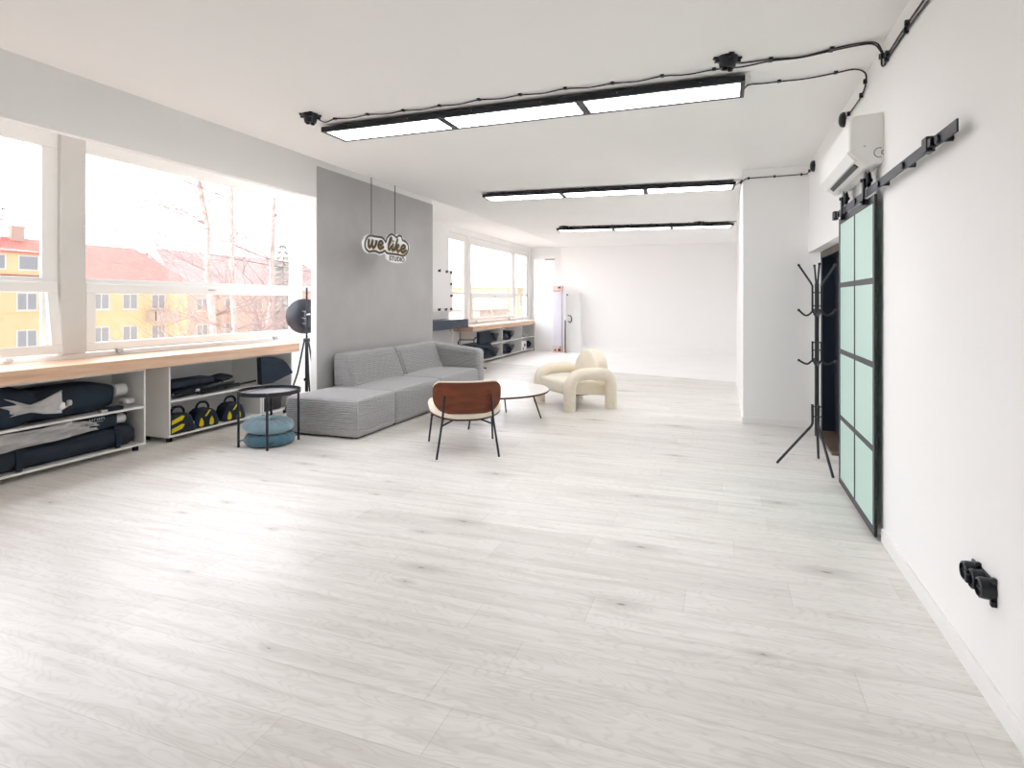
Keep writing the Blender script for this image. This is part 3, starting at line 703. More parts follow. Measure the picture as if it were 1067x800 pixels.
def tool_bag(label, loc, rz, kind):
    t = thing('tool_bag', label, 'bag', loc, rz, 'black and yellow bags')
    # local: +x faces the room
    pr = [(-.15, 0), (.15, 0), (.155, .05), (.11, .17), (.06, .205), (-.06, .205), (-.11, .17), (-.155, .05)]
    b = LB(); b.prism(pr, lambda u, v, w: (w, u, v), -.09, .09); b.build('body', NAVYF, t, bevel=.02)
    b = LB(); b.tube([(0, -.075, .19), (0, -.07, .235), (0, -.035, .272), (0, .035, .272), (0, .07, .235), (0, .075, .19)], .013, 8, smooth=5, flat=((0, 1, 0), 1.0)); b.build('handle', BFAB, t)
    if kind == 0:
        for (u, s) in ((-.075, 1), (.05, 1)):
            drop = [(u-.028, .03), (u, .012), (u+.028, .03), (u+.026, .075), (u+.004, .12), (u-.018, .085)]
            b = LB(); b.prism(drop, lambda a, c, w: (w, a, c), .089, .100); b.build('side_pocket', YEL, t, bevel=.006)
        b = LB(); b.prism([(-.03, .125), (-.01, .125), (.045, .19), (.02, .19)], lambda a, c, w: (w, a, c), .089, .096); b.build('stripe', YEL, t, bevel=.002)
    else:
        for z in (.015, .105):
            b = LB(); b.prism([(-.13, z), (-.01, z+.035), (.02, z+.075), (-.01, z+.085), (-.125, z+.045)], lambda a, c, w: (w, a, c), .089, .101); b.build('stripe', YEL, t, bevel=.004)
    return t
tool_bag('black bag with broad yellow stripes at the left of the bottom shelf', (-5.60, 4.775, .076), R(-6), 1)
tool_bag('black bag with two yellow pockets, middle of the three', (-5.60, 5.10, .076), R(-8), 0)
tool_bag('black bag with two yellow pockets, partly behind the tray table', (-5.60, 5.50, .076), R(-8), 0)
hp = thing('battery_pack', 'small black box with a white domed lid beside the striped bag', 'box', (-5.535, 4.87, .076))
b = MB(); b.rbox((-5.54, 4.875, .103), (.08, .105, .055), .012, 2, 2, 2); b.build('base', BPLAS, hp)
b = MB(); b.rbox((-5.54, 4.875, .155), (.075, .095, .06), .028, 3, 3, 3); b.build('lid', LGREY, hp)
# ---- end bay: folded black softbox, basket with a grey lid
b = MB()
ol = [(5.86, .80), (6.08, .79), (6.25, .745), (6.33, .69), (6.44, .56), (6.44, .54), (6.08, .455), (5.88, .455)]
b.prism(ol, lambda u, v, w: (w, u-.05, v), -5.493, -5.42); b = tag(b.build('folded_softbox', BFAB, loc=(-5.52, 6.1, .455), bevel=.025), 'folded black softbox wedged under the end of the worktop', 'softbox')
bk = thing('storage_basket', 'dark brown basket with a grey lid behind the tray table', 'basket', (-5.68, 6.12, .075))
b = MB(); b.rbox((-5.68, 6.14, .17), (.3, .34, .185), .03, 3, 3, 3); b.build('basket', mat('dark_wicker', (52, 46, 48), .9, noise=(40, .4), bump=(60, .6)), bk)
b = MB(); b.rbox((-5.68, 6.14, .285), (.32, .36, .06), .028, 3, 3, 3); b.build('lid', LGREY, bk)

# ================================================================= TRAY TABLE AND ROUND CUSHIONS
tx, ty = -4.508, 4.955
tb = thing('tray_table', 'black round tray table with two blue cushions beneath', 'side table', (tx, ty, 0))
b = MB(); b.lathe([(.300, .530), (.312, .533), (.314, .575), (.306, .575), (.302, .542), (.001, .540)], 48, Matrix.Translation((tx, ty, 0)))
b.build('tray', BLACK, tb)
MB().lathe([(.298, .541), (.298, .546)], 48, Matrix.Translation((tx, ty, 0))).build('tray_surface', TRAYM, tb)
feet = [(-4.685, 4.712), (-4.305, 4.70), (-4.332, 5.194), (-4.71, 5.205)]
for (x, y) in feet: MB().tube([(x, y, 0), (x, y, .575)], .0125, 10).build('leg', BLACK, tb)
b = MB(); b.tube([(feet[0][0], feet[0][1], .06), (feet[3][0], feet[3][1], .06)], .006, 8); b.tube([(feet[1][0], feet[1][1], .06), (feet[2][0], feet[2][1], .06)], .006, 8); b.tube([(feet[0][0], feet[0][1], .545), (feet[3][0], feet[3][1], .545)], .006, 8); b.each('crossbar', BLACK, tb)
def round_cushion(label, m, c, r, h, tilt):
    t = thing('round_cushion', label, 'cushion', c, 0, 'round velvet cushions')
    pr = []; nn = 18
    for i in range(nn+1):
        a = -PI/2+PI*i/nn; pr.append((r-.085+.085*math.cos(a), h/2+h/2*math.sin(a)))
    vs = []; n = 64; prof = [(.001, .012), (r*.3, .004)]+[(p[0]+0, p[1]) for p in pr]+[(r*.55, h*1.05), (r*.3, h*.98), (r*.06, h*.86), (.001, h*.84)]
    T = Matrix.Translation(c) @ Matrix.Rotation(tilt, 4, 'Y')
    fs = []
    for (rr_, z) in prof:
        for k in range(n):
            a = 2*PI*k/n
            w = 1+.012*math.sin(a*16)*(1 if rr_ > r*.5 else .3)
            vs.append(T @ Vector((rr_*w*math.cos(a), rr_*w*math.sin(a), z+.004*math.sin(a*16)*(1 if z > h*.6 and rr_ < r*.95 else 0))))
    mm = len(prof)
    fs = [(i*n+k, i*n+(k+1) % n, (i+1)*n+(k+1) % n, (i+1)*n+k) for i in range(mm-1) for k in range(n)]+[tuple(range(n-1, -1, -1)), tuple(range((mm-1)*n, mm*n))]
    q = MB(); q.add(vs, fs); q.build('cover', m, t, angle=60)
    bt = MB(); bt.lathe([(.018, 0), (.014, .008), (.001, .011)], 12, T @ Matrix.Translation((0, 0, h*.85))); bt.build('button', m, t)
    return t
round_cushion('deep blue round velvet cushion lying on the floor under the tray table', TEAL2, (-4.50, 4.95, .0), .252, .125, 0)
round_cushion('paler blue round velvet cushion, on top of the deep blue one', TEAL1, (-4.525, 4.955, .134), .255, .125, R(3))

# ================================================================= CORDUROY SOFA
PITCH = .0235; AMP = .0155
def rib(p, n, zoff, yoff):
    """round cords: horizontal on the sides, lengthways on top"""
    up = np.abs(n[..., 2])
    side = np.abs(np.sin(PI*(p[..., 2]+zoff)/PITCH))**.55
    top = np.abs(np.sin(PI*(p[..., 0]+yoff)/PITCH))**.55
    w = np.clip((up-.55)/.3, 0, 1)
    h = (side*(1-w)+top*w-1)*AMP*np.where(w > .02, .8, 1.0)
    return p+n*h[..., None]
def cord_box(c, size, r, crown=0.0, slope=None, drop=0):
    nx = int(size[0]/PITCH*7); nz = int(size[2]/PITCH*7)
    def fn(p, n):
        q = p.copy()
        if crown:
            f = np.clip(1-(2*p[..., 0]/size[0])**4, 0, 1)*np.clip(1-(2*p[..., 1]/size[1])**4, 0, 1)
            q[..., 2] += np.where(p[..., 2] > 0, crown*f*np.clip(p[..., 2]/(size[2]/2), 0, 1), 0)
        q = rib(q, n, size[2]/2, size[0]/2)
        if slope:
            t = np.clip((p[..., 2]+size[2]/2)/size[2], 0, 1)
            fx = np.clip((p[..., 0]+size[0]/2)/size[0], 0, 1)
            q[..., 0] -= slope*t*fx
        if drop:
            q[..., 2] -= drop*np.clip((p[..., 0]+size[0]/2)/size[0], 0, 1)**1.3*np.clip((p[..., 2]+size[2]/2)/size[2], 0, 1)
        return q
    b = MB(); b.rbox(c, size, r, nx, 8, nz, fn); return b
sf = thing('sofa', 'grey corduroy modular sofa along the grey wall', 'sofa', (-4.2, 7.1, 0))
SX0, SX1 = -4.68, -3.70
def seat(y0, y1, h, crown, x0=SX0, x1=SX1, name='seat'):
    b = cord_box(((x0+x1)/2, (y0+y1)/2, .014+(h-.014)/2), (x1-x0, y1-y0, h-.014), .055, crown); return b.build(name, CORD, sf, angle=80)
seat(5.372, 6.17, .425, .012, name='chaise_seat')
seat(6.172, 7.385, .425, .03)
seat(7.387, 8.715, .425, .03)
for (a, bb) in ((6.24, 7.50), (7.502, 8.75)):
    b = cord_box((-4.50, (a+bb)/2, .605), (.37, bb-a, .46), .075, 0.0, slope=.19); bc = b.build('back_cushion', CORD, sf, angle=80)
    q = MB(); q.tube([(-4.318, a+.012, .42), (-4.345, a+.008, .50), (-4.44, a+.012, .75), (-4.49, a+.03, .815)], .007, 8, smooth=4); q.build('piping', CORD, bc)
b = cord_box(((SX0+SX1)/2, 8.85, .425), (SX1-SX0, .24, .80), .075, 0, drop=.105); b.build('armrest', CORD, sf, angle=80)
b = MB()
b.tube([(SX1-.008, 5.39, .41), (SX1-.004, 5.382, .38), (SX1-.004, 5.38, .06), (SX1-.006, 5.385, .03)], .006, 8)
b.tube([(SX0+.05, 5.384, .405), (SX1-.02, 5.384, .405)], .005, 8); b.build('piping', CORD, sf)
b = MB(); b.box(SX0+.06, SX1-.06, 5.45, 8.9, .0, .02); b.build('plinth', BPLAS, sf)

# ================================================================= SIGN
SXP = -4.30
PL = [(6.356, 2.242), (6.382, 2.298), (6.436, 2.346), (6.517, 2.372), (6.628, 2.378), (6.707, 2.375), (6.786, 2.377), (6.853, 2.358), (6.893, 2.333), (6.92, 2.381), (6.974, 2.419), (7.043, 2.443), (7.122, 2.439), (7.17, 2.429), (7.226, 2.448), (7.3, 2.446), (7.349, 2.417), (7.375, 2.381), (7.451, 2.367), (7.52, 2.33), (7.541, 2.283), (7.511, 2.228), (7.451, 2.189), (7.425, 2.161), (7.434, 2.123), (7.408, 2.078), (7.333, 2.05), (7.218, 2.038), (7.09, 2.038), (6.981, 2.054), (6.913, 2.082), (6.898, 2.13), (6.86, 2.144), (6.808, 2.128), (6.728, 2.119), (6.657, 2.134), (6.572, 2.129), (6.49, 2.121), (6.422, 2.137), (6.376, 2.175)]
CLD = [(6.402, 2.239), (6.429, 2.299), (6.476, 2.34), (6.545, 2.357), (6.642, 2.356), (6.728, 2.358), (6.801, 2.356), (6.86, 2.33), (6.89, 2.304), (6.92, 2.356), (6.966, 2.398), (7.035, 2.426), (7.114, 2.418), (7.17, 2.398), (7.234, 2.43), (7.308, 2.421), (7.333, 2.377), (7.417, 2.361), (7.485, 2.322), (7.502, 2.271), (7.468, 2.216), (7.417, 2.178), (7.349, 2.151), (7.25, 2.156), (7.154, 2.159), (7.028, 2.156), (6.92, 2.16), (6.868, 2.185), (6.801, 2.159), (6.728, 2.148), (6.657, 2.16), (6.572, 2.157), (6.497, 2.145), (6.436, 2.165), (6.406, 2.201)]
def smooth2(P, k=4):
    out = []; m = len(P)
    for i in range(m):
        p0, p1, p2, p3 = [np.array(P[(i+j-1) % m]) for j in range(4)]
        for t in np.arange(k)/k: out.append(tuple(.5*(2*p1+(p2-p0)*t+(2*p0-5*p1+4*p2-p3)*t*t+(3*p1-p0-3*p2+p3)*t**3)))
    return out
sg = thing('hanging_sign', 'cloud shaped we like studio sign hanging from two rods', 'sign', (SXP, 6.95, 2.04))
MB().prism(smooth2(PL), lambda u, v, w: (w, u, v), SXP-.02, SXP).build('backing', SIGNW, sg, bevel=.003)
b = MB(); b.tube([(SXP+.001, u, v) for u, v in smooth2(CLD)], .0155, 8, closed=True, flat=((1, 0, 0), .3)); b.build('outline', SIGNK, sg)
def script(name, m, x, du, dv, r):
    """the brush script, stroke by stroke, in the sign's own plane"""
    S = []
    def at(ox, oy, sx, sy, pts): S.append([(ox+a*sx+.22*bq*sy, oy+bq*sy) for a, bq in pts])
    # w e
    at(6.458, 2.203, .19, .105, [(0, .98), (.02, .45), (.14, .0), (.36, .22), (.46, .95), (.47, .4), (.60, .0), (.84, .25), (.93, .72), (.88, 1.0)])
    at(6.672, 2.205, .15, .10, [(.08, .42), (.55, .5), (.80, .80), (.5, 1.0), (.18, .72), (.14, .25), (.5, .0), (1.0, .30)])
    # l i k e
    at(6.925, 2.212, .10, .165, [(.10, .32), (.55, .66), (.70, .98), (.42, .93), (.18, .45), (.25, .04), (.62, .06), (.9, .3)])
    at(7.020, 2.206, .085, .095, [(.3, 1.0), (.22, .3), (.45, .0), (1.0, .35)])
    at(7.095, 2.200, .13, .178, [(.42, 1.0), (.2, .45), (.08, .02)])
    at(7.095, 2.200, .13, .178, [(.18, .26), (.55, .52), (.82, .50), (.62, .32), (.30, .27), (.58, .12), (.80, .0), (1.1, .14)])
    at(7.25, 2.200, .165, .105, [(.08, .42), (.55, .5), (.80, .80), (.5, 1.0), (.18, .72), (.14, .25), (.5, .0), (1.05, .38)])
    b = MB()
    for st in S: b.tube([(x, u+du, v+dv) for u, v in st], r, 8, smooth=5, flat=((1, 0, 0), .35))
    b.blob((x, 7.072+du, 2.335+dv), (.006, .016, .014), 0, 1, 1, 12, 8)
    b.build(name, m, sg)
script('letter_shadow', SIGNY, SXP+.001, .012, -.008, .0205)
script('lettering', SIGNB, SXP+.008, 0, 0, .0185)
tcu = bpy.data.curves.new('studio_text', 'FONT'); tcu.body = 'STUDIO'; tcu.size = .088; tcu.offset = .0018; tcu.extrude = .002; tcu.space_character = 1.12
to = bpy.data.objects.new('studio_text', tcu); C.objects.link(to); bpy.context.view_layer.update()
tm = bpy.data.meshes.new_from_object(to.evaluated_get(bpy.context.evaluated_depsgraph_get())); bpy.data.objects.remove(to)
xs_ = [v.co.x for v in tm.vertices]; wtxt = max(xs_)-min(xs_); kx = .405/wtxt
for v in tm.vertices:
    x, y, z = v.co; v.co = (z+.003, (x-min(xs_))*kx+6.978-6.95, y+2.066-2.04)
tm.materials.append(SIGNK)
lo = bpy.data.objects.new('small_lettering', tm); C.objects.link(lo); lo.parent = sg; lo.name = 'small_lettering'
for yy, zt_ in ((6.574, 2.36), (7.158, 2.43)):
    MB().tube([(SXP-.018, yy, zt_), (SXP-.018, yy, HZ-.05 if False else CZ+.02)], .0055, 8).build('rod', STEEL, sg)

# ================================================================= LOUNGE CHAIR (brown shell)
lc = thing('lounge_chair', 'low lounge chair with brown shell back and cream seat', 'chair', (-2.477, 5.45, 0), R(210))
b = LB()
# back shell: curved rounded panel, local back at +y
def curved_panel(w, z0, z1, y_c, curve, th, rc, rt, lean=.10, nu=36, nv=16):
    q = LB(); grid = []
    def sup(u, r): # rounded corners
        e = max(0, abs(u)-(w/2-r)); return r-math.sqrt(max(0, r*r-e*e))
    for s_ in (0, 1):
        for i in range(nu+1):
            u = -w/2*math.cos(PI*i/nu); c_ = sup(u, rc); d_ = sup(u, rt)
            for j in range(nv+1):
                t = j/nv; z = (z0+c_)+(z1-z0-c_-d_)*t
                y = y_c-curve*(2*u/w)**2+lean*(z-z0)+(th if s_ else 0)
                grid.append((u, y, z))
    o = (nu+1)*(nv+1); fs = []
    for i in range(nu):
        for j in range(nv):
            a = i*(nv+1)+j; fs += [(a, a+1, a+nv+2, a+nv+1), (o+a, o+a+nv+1, o+a+nv+2, o+a+1)]
    for i in range(nu):
        a = i*(nv+1); bq = (i+1)*(nv+1); fs.append((a, bq, o+bq, o+a)); fs.append((a+nv, o+a+nv, o+bq+nv, bq+nv))
    for j in range(nv):
        fs.append((j, o+j, o+j+1, j+1)); a = nu*(nv+1)+j; fs.append((a, a+1, o+a+1, o+a))
    q.add(grid, fs); return q
curved_panel(.665, .420, .722, .345, .10, .016, .16, .075).build('back_shell', BROWN, lc, angle=40)
curved_panel(.655, .428, .733, .305, .10, .042, .15, .075).build('back_pad', CREAM2, lc, angle=50)
# seat: rounded pad on a brown shell
def seat_outline(sc):
    pts = []
    for k in range(48):
        a = 2*PI*k/48; e = .62
        pts.append((sc*.36*math.copysign(abs(math.cos(a))**e, math.cos(a)), -.02+sc*.36*math.copysign(abs(math.sin(a))**e, math.sin(a))))
    return pts
def dish(sc0, sc1, sc2, z0, z1, z2):
    q = LB(); vs = []; n = 48
    for sc, z in ((.001, z0), (sc0*.6, z0), (sc0, z0+.006), (sc1, z1), (sc2, z2-.008), (sc2*.9, z2), (.001, z2)):
        for (x, y) in seat_outline(sc): vs.append((x, y, z+.10*(abs(x)/.36)**2.2*.6+.03*max(0, -y/.36)**2))
    fs = [(i*n+k, i*n+(k+1) % n, (i+1)*n+(k+1) % n, (i+1)*n+k) for i in range(6) for k in range(n)]+[tuple(range(n-1, -1, -1)), tuple(range(6*n, 7*n))]
    q.add(vs, fs); return q
dish(.90, .985, .99, .335, .348, .356).build('seat_shell', BROWN, lc, angle=50)
dish(.985, 1.02, .98, .357, .40, .437).build('seat_pad', CREAM2, lc, angle=60)
for sx in (-1, 1):
    LB().tube([(sx*.30, .37, 0), (sx*.245, .365, .36), (sx*.225, .365, .60)], .0105, 10).build('leg', BLACK, lc)
    LB().tube([(sx*.345, -.37, 0), (sx*.31, -.22, .375)], .0105, 10).build('leg', BLACK, lc)
b = LB()
for sx in (-1, 1): b.tube([(sx*.25, .365, .315), (sx*.13, .24, .345), (sx*.13, -.15, .352), (sx*.325, -.27, .30)], .009, 8)
b.tube([(-.13, .0, .35), (.13, 0, .35)], .009, 8); b.build('underframe', BLACK, lc)

# ================================================================= COFFEE TABLE
ct = thing('coffee_table', 'round pale coffee table on thin black legs between sofa and armchair', 'table', (-2.75, 6.90, 0))
b = MB(); b.lathe([(.68, .372), (.716, .378), (.72, .392), (.712, .398), (.001, .398)], 72, Matrix.Translation((-2.75, 6.90, 0))); b.build('tabletop', TOPW, ct)
b = MB(); b.lathe([(.675, .368), (.717, .372), (.7225, .380), (.7225, .390), (.719, .394)], 72, Matrix.Translation((-2.75, 6.90, 0)), cap=False); b.build('edge_band', BROWNE, ct)
for (x, y) in ((-2.802, 6.281), (-2.755, 7.42), (-2.194, 7.195), (-3.33, 6.7)):
    d = Vector((x+2.75, y-6.9, 0)); tp = Vector((-2.75, 6.9, 0))+d*.80
    MB().tube([(x, y, 0), (tp.x, tp.y, .372)], .010, 8).build('leg', BLACK, ct)

# ================================================================= CREAM ARMCHAIR
am = thing('armchair', 'cream armchair with fat rounded tube arms', 'armchair', (-2.029, 8.298, 0), R(-45))
for sx in (1, -1):
    x = sx*.44
    path = [(x, -.335, .0), (x, -.335, .16), (x, -.335, .28), (x, -.325, .37), (x, -.275, .445), (x, -.19, .487), (x, -.05, .497), (x, .10, .497), (x, .21, .485), (x, .29, .44), (x, .328, .37), (x, .335, .28), (x, .335, .16), (x, .335, 0)]
    LB().tube(path, .084, 22, smooth=5).build('arm', CREAMF, am, angle=60)
def bulge(sz, k):
    def fn(p, n):
        q = p.copy(); f = np.clip(1-(2*p[..., 0]/sz[0])**2, 0, 1)*np.clip(1-(2*p[..., 1]/sz[1])**2, 0, 1)
        q[..., 2] += np.where(p[..., 2] > 0, k*f, 0); q[..., 2] += np.where(True, -.06*(p[..., 1]/sz[1]), 0); return q
    return fn
sz = (.70, .72, .19)
b = LB(); b.rbox((0, -.03, .285), sz, .05, 8, 8, 3, bulge(sz, .03)); b.build('seat', CREAMF, am, angle=60)
# back: thick slab with a semicircular top, leaning
bo = [(-.30, .18), (.30, .18)]+[(.30*math.cos(a), .50+.30*math.sin(a)) for a in np.linspace(0, PI, 24)]
def bk_fn(u, v, w): return (u, w+.10*(v-.2)+.20, v)
b = LB(); n = len(bo); vs = []
layers = [(.93, .0), (.985, .018), (1, .06), (1, .15), (.985, .192), (.93, .21)]
for sc, w in layers:
    for u, v in bo: vs.append(bk_fn(u*sc, .45+(v-.45)*sc, w-.05))
fs = [(i*n+k, i*n+(k+1) % n, (i+1)*n+(k+1) % n, (i+1)*n+k) for i in range(len(layers)-1) for k in range(n)]+[tuple(range(n-1, -1, -1)), tuple(range((len(layers)-1)*n, len(layers)*n))]
b.add(vs, fs); b.build('backrest', CREAMF, am, angle=70)
b = LB(); b.rbox((0, .03, .20), (.56, .46, .05), .015, 2, 2, 2); b.build('base', DARKG, am)

# ================================================================= COAT RACK
cr = thing('coat_rack', 'black metal coat rack before the entrance door', 'coat rack', (.80, 5.90, 0))
kx, ky = .80, 5.90
MB().tube([(kx, ky, .29), (kx, ky, 1.66)], .019, 14).build('pole', BLACK, cr)
for a in (R(178), R(80), R(-76)):
    dx, dy = math.cos(a), math.sin(a)
    MB().tube([(kx+.036*dx, ky+.036*dy, .57), (kx+.036*dx, ky+.036*dy, .40), (kx+.045*dx, ky+.045*dy, .375), (kx+.33*dx, ky+.33*dy, .011)], .0115, 10).build('leg', BLACK, cr)
def arm_set(z0, z1, tipz, reach, up):
    for k in range(4):
        a = R(180+90*k) if up else R(180+180*k)
        if not up and k > 1: break
        dx, dy = math.cos(a), math.sin(a)
        P = lambda r, z: (kx+r*dx, ky+r*dy, z)
        if up: pts = [P(.036, z0), P(.036, z1), P(.05, z1+.03), P(reach, tipz)]
        else: pts = [P(.036, z0), P(.036, z1), P(.05, z1-.03), P(.08, z1-.06), P(.115, z1-.055), P(reach, tipz)]
        q = MB(); q.tube(pts, .0085, 8, smooth=0 if up else 3); q.blob(P(reach, tipz), (.012, .012, .012), 0, 1, 1, 12, 8); q.build('hook', BLACK, cr)
arm_set(1.41, 1.64, 1.83, .148, True)
for z1, z0, tz in ((1.42, 1.52, 1.422), (.98, 1.14, .966)):
    for a in (R(180), R(0), R(90), R(-90)):
        dx, dy = math.cos(a), math.sin(a); P = lambda r, z: (kx+r*dx, ky+r*dy, z)
        q = MB(); q.tube([P(.036, z0), P(.036, z1), P(.045, z1-.02), P(.075, z1-.045), P(.105, z1-.04), P(.148, tz)], .0085, 8, smooth=3); q.tube([P(.036, z1), P(.02, z1-.04), P(.012, z1-.05)], .007, 8)
        q.blob(P(.148, tz), (.012, .012, .012), 0, 1, 1, 12, 8); q.build('hook', BLACK, cr)
b = MB()
for z in (.46, .55, 1.06, 1.13, 1.46, 1.58):
    for a in (0, 90, 180, 270):
        dx, dy = math.cos(R(a)), math.sin(R(a)); b.tube([(kx+.016*dx, ky+.016*dy, z), (kx+.04*dx, ky+.04*dy, z)], .006, 8)
b.each('bracket', DARKG, cr)

# ================================================================= LAMP ON A TRIPOD behind the worktop end
ls = thing('light_stand', 'black tripod stand carrying a dark round reflector by the window', 'light stand', (-5.25, 6.62, 0))
px_, py_ = -5.22, 6.42
b = MB(); b.tube([(px_, py_, .30), (px_, py_, 1.0)], .022, 12); b.tube([(px_, py_, 1.0), (px_, py_, 1.68)], .013, 10); b.build('column', BLACK, ls)
for a, rr_ in ((R(200), .30), (R(-40), .30), (R(85), .28)):
    MB().tube([(px_+.03*math.cos(a), py_+.03*math.sin(a), .99), (px_+.12*math.cos(a), py_+.12*math.sin(a), .55), (px_+rr_*math.cos(a), py_+rr_*math.sin(a), .01)], .011, 8).build('leg', BLACK, ls)
b = MB(); b.rbox((px_, py_, .985), (.07, .07, .05), .012, 2, 2, 2); b.rbox((px_, py_, .46), (.06, .06, .04), .012, 2, 2, 2); b.build('collar', BPLAS, ls)
D = Vector((-.55, .80, .12)).normalized(); dc = Vector((-5.33, 6.50, 1.29))
Md = Matrix.Translation(dc) @ D.to_track_quat('Z', 'Y').to_matrix().to_4x4()
b = MB(); b.lathe([(.03, -.06), (.10, -.055), (.18, -.01), (.235, .06), (.24, .06), (.185, -.004), (.10, -.045), (.001, -.05)], 40, Md); b.build('reflector', DARKG, ls)
b = MB(); b.rbox((px_-.01, py_+.02, 1.27), (.06, .06, .22), .012, 2, 2, 2); b.build('lamp_bracket', BPLAS, ls)
b = MB()
for z in (1.2, 1.27, 1.36): b.tube([(px_, py_, z), (px_-.05, py_-.03, z+.01)], .007, 8)
b.tube([(px_, py_, 1.32), (px_+.05, py_, 1.33)], .012, 8); b.blob((px_+.0, py_, 1.69), (.02, .02, .018), 0, 1, 1, 12, 8); b.each('knob', CHROME, ls)

# ================================================================= FAR LEFT CORNER
wb = thing('white_board', 'white board held by black clips beside the far window', 'board', (-5.95, 11.6, 1.26))
MB().box(-5.975, -5.955, 10.6, 12.42, 1.265, 2.235).build('panel', SIGNW, wb, bevel=.003)
for (y, z) in ((10.9, 2.19), (11.3, 2.19), (11.75, 2.185), (12.12, 2.18), (12.36, 2.17), (12.37, 1.90), (12.37, 1.63), (11.3, 1.315), (11.74, 1.315), (12.08, 1.315), (12.36, 1.32)):
    q = MB(); q.rbox((-5.95, y, z), (.02, .11, .05), .006, 2, 2, 2); q.tube([(-5.94, y-.03, z), (-5.925, y-.02, z+.03), (-5.925, y+.02, z+.03), (-5.94, y+.03, z)], .006, 6); q.build('clip', BPLAS, wb)
du = thing('drawer_unit', 'dark navy two drawer unit under the white board', 'drawer unit', (-5.7, 11.4, .895))
MB().box(-5.98, -5.52, 10.5, 12.32, .90, 1.10).build('carcass', NAVYP, du, bevel=.003)
for (a, bq) in ((10.505, 11.42), (11.43, 12.315)):
    q = MB().box(-5.52, -5.50, a, bq, .905, 1.095).build('drawer_front', NAVYP, du, bevel=.002)
    h = MB(); h.box(-5.50, -5.488, (a+bq)/2-.09, (a+bq)/2+.09, .915, .925); h.build('handle', DARKG, q)
for yy in (10.7, 12.25): MB().box(-5.9, -5.86, yy-.02, yy+.02, 0, .90).build('leg', PVC, du)
oc = thing('office_chair', 'dark chair with tubular arms before the drawer unit', 'chair', (-5.1, 11.75, 0))
q = MB(); q.rbox((-5.0, 12.05, .70), (.07, .70, .28), .03, 3, 4, 3); q.build('backrest', BFAB, oc)
q = MB(); q.rbox((-5.24, 12.05, .50), (.5, .88, .10), .03, 3, 3, 3); q.build('seat', BFAB, oc)
q = MB(); q.tube([(-5.22, 12.05, .05), (-5.22, 12.05, .46)], .03, 12); q.build('pedestal', BLACK, oc)
for k in range(5):
    a = 2*PI*k/5; q = MB(); q.tube([(-5.22, 12.05, .06), (-5.22+.28*math.cos(a), 12.05+.28*math.sin(a), .012)], .014, 8); q.build('foot', BLACK, oc)
for yy in (11.62, 12.48):
    q = MB(); q.tube([(-5.42, yy, .47), (-5.43, yy, .62), (-5.39, yy, .665), (-5.06, yy, .67), (-5.0, yy, .72)], .013, 8); q.build('arm_frame', BLACK, oc)
tag(MB().box(-5.98, -5.40, 12.35, 17.55, .808, .925).build('countertop', WOOD, loc=(-5.7, 15, .808), bevel=.005), 'pine worktop under the far windows', 'worktop')
fc = cabinet('white cabinet of six open cubbies under the far worktop', 12.9, 17.45, dividers=(14.42, 15.98), xf=-5.45)
fc2 = MB().box(-5.45, -5.443, 17.45, 17.52, .0, .80); tag(fc2.build('end_post', BLACK, loc=(-5.44, 17.48, 0)), 'slim dark post at the far end of the cubby cabinet', 'post')
def gear(label, c, s, seed, sp=.5):
    t = thing('camera_bag', label, 'bag', (c[0], c[1], c[2]-s[2]), 0, 'dark gear in the far cubbies')
    q = MB(); q.blob(c, s, .16, 4.5, seed, 26, 16, 3.0); q.build('body', NAVYF, t)
    q = MB(); q.tube([(c[0]+s[0]*.5, c[1]-s[1]*.7, c[2]+s[2]*.5), (c[0]+s[0]*1.1, c[1]-s[1]*.2, c[2]+s[2]*.8), (c[0]+s[0]*1.15, c[1]+s[1]*.3, c[2]-.2*s[2]), (c[0]+s[0]*.6, c[1]+s[1]*1.1, c[2]-s[2]*.2)], .022, 8, smooth=4); q.build('strap', BFAB, t)
    q = MB(); q.blob((c[0]+s[0]*.5, c[1]+s[1]*.75, c[2]+s[2]*.35), (s[0]*.5, s[1]*.5, s[2]*.5), .2, 5, seed+9, 16, 10, 3.0); q.build('pouch', BPLAS, t)
    return t
gear('dark gear bag in the upper left cubby of the far cabinet', (-5.66, 13.86, .57), (.15, .40, .125), 21)
gear('dark gear bag in the upper middle cubby of the far cabinet', (-5.66, 15.05, .58), (.15, .42, .13), 22)
gear('dark gear bag in the lower left cubby of the far cabinet', (-5.66, 13.75, .20), (.15, .52, .125), 23)
gear('dark gear bag in the lower middle cubby of the far cabinet', (-5.66, 15.05, .20), (.15, .44, .12), 24)
sb = thing('storage_box', 'dark grey box in the upper left cubby of the far cabinet', 'box', (-5.6, 13.15, .446))
q = MB(); q.rbox((-5.60, 13.16, .59), (.24, .34, .28), .02, 2, 2, 2); q.build('carton', DARKG, sb)
q = MB(); q.box(-5.479, -5.475, 13.1, 13.2, .62, .65); q.build('label_plate', LGREY, sb)
wx = thing('storage_box', 'white box with dark round marks in the lower right cubby', 'box', (-5.6, 16.4, .076))
q = MB(); q.rbox((-5.62, 16.38, .205), (.22, .44, .255), .01, 2, 2, 2); q.build('carton', SIGNW, wx)
q = MB()
for (y, z, r_) in ((16.42, .21, .06), (16.28, .12, .04)): q.cyl(None, r_, 0, .004, 16, Matrix.Translation((-5.509, y, z)) @ Matrix.Rotation(PI/2, 4, 'Y'))
q.each('printed_mark', BPLAS, wx)
q = MB(); q.blob((-5.62, 16.95, .20), (.12, .17, .10), .15, 4, 31); soft('camera_bag', 'small dark pouch at the right end of the lower cubbies', 'bag', q, NAVYF, (-5.62, 16.95, .1), 'dark gear in the far cubbies')
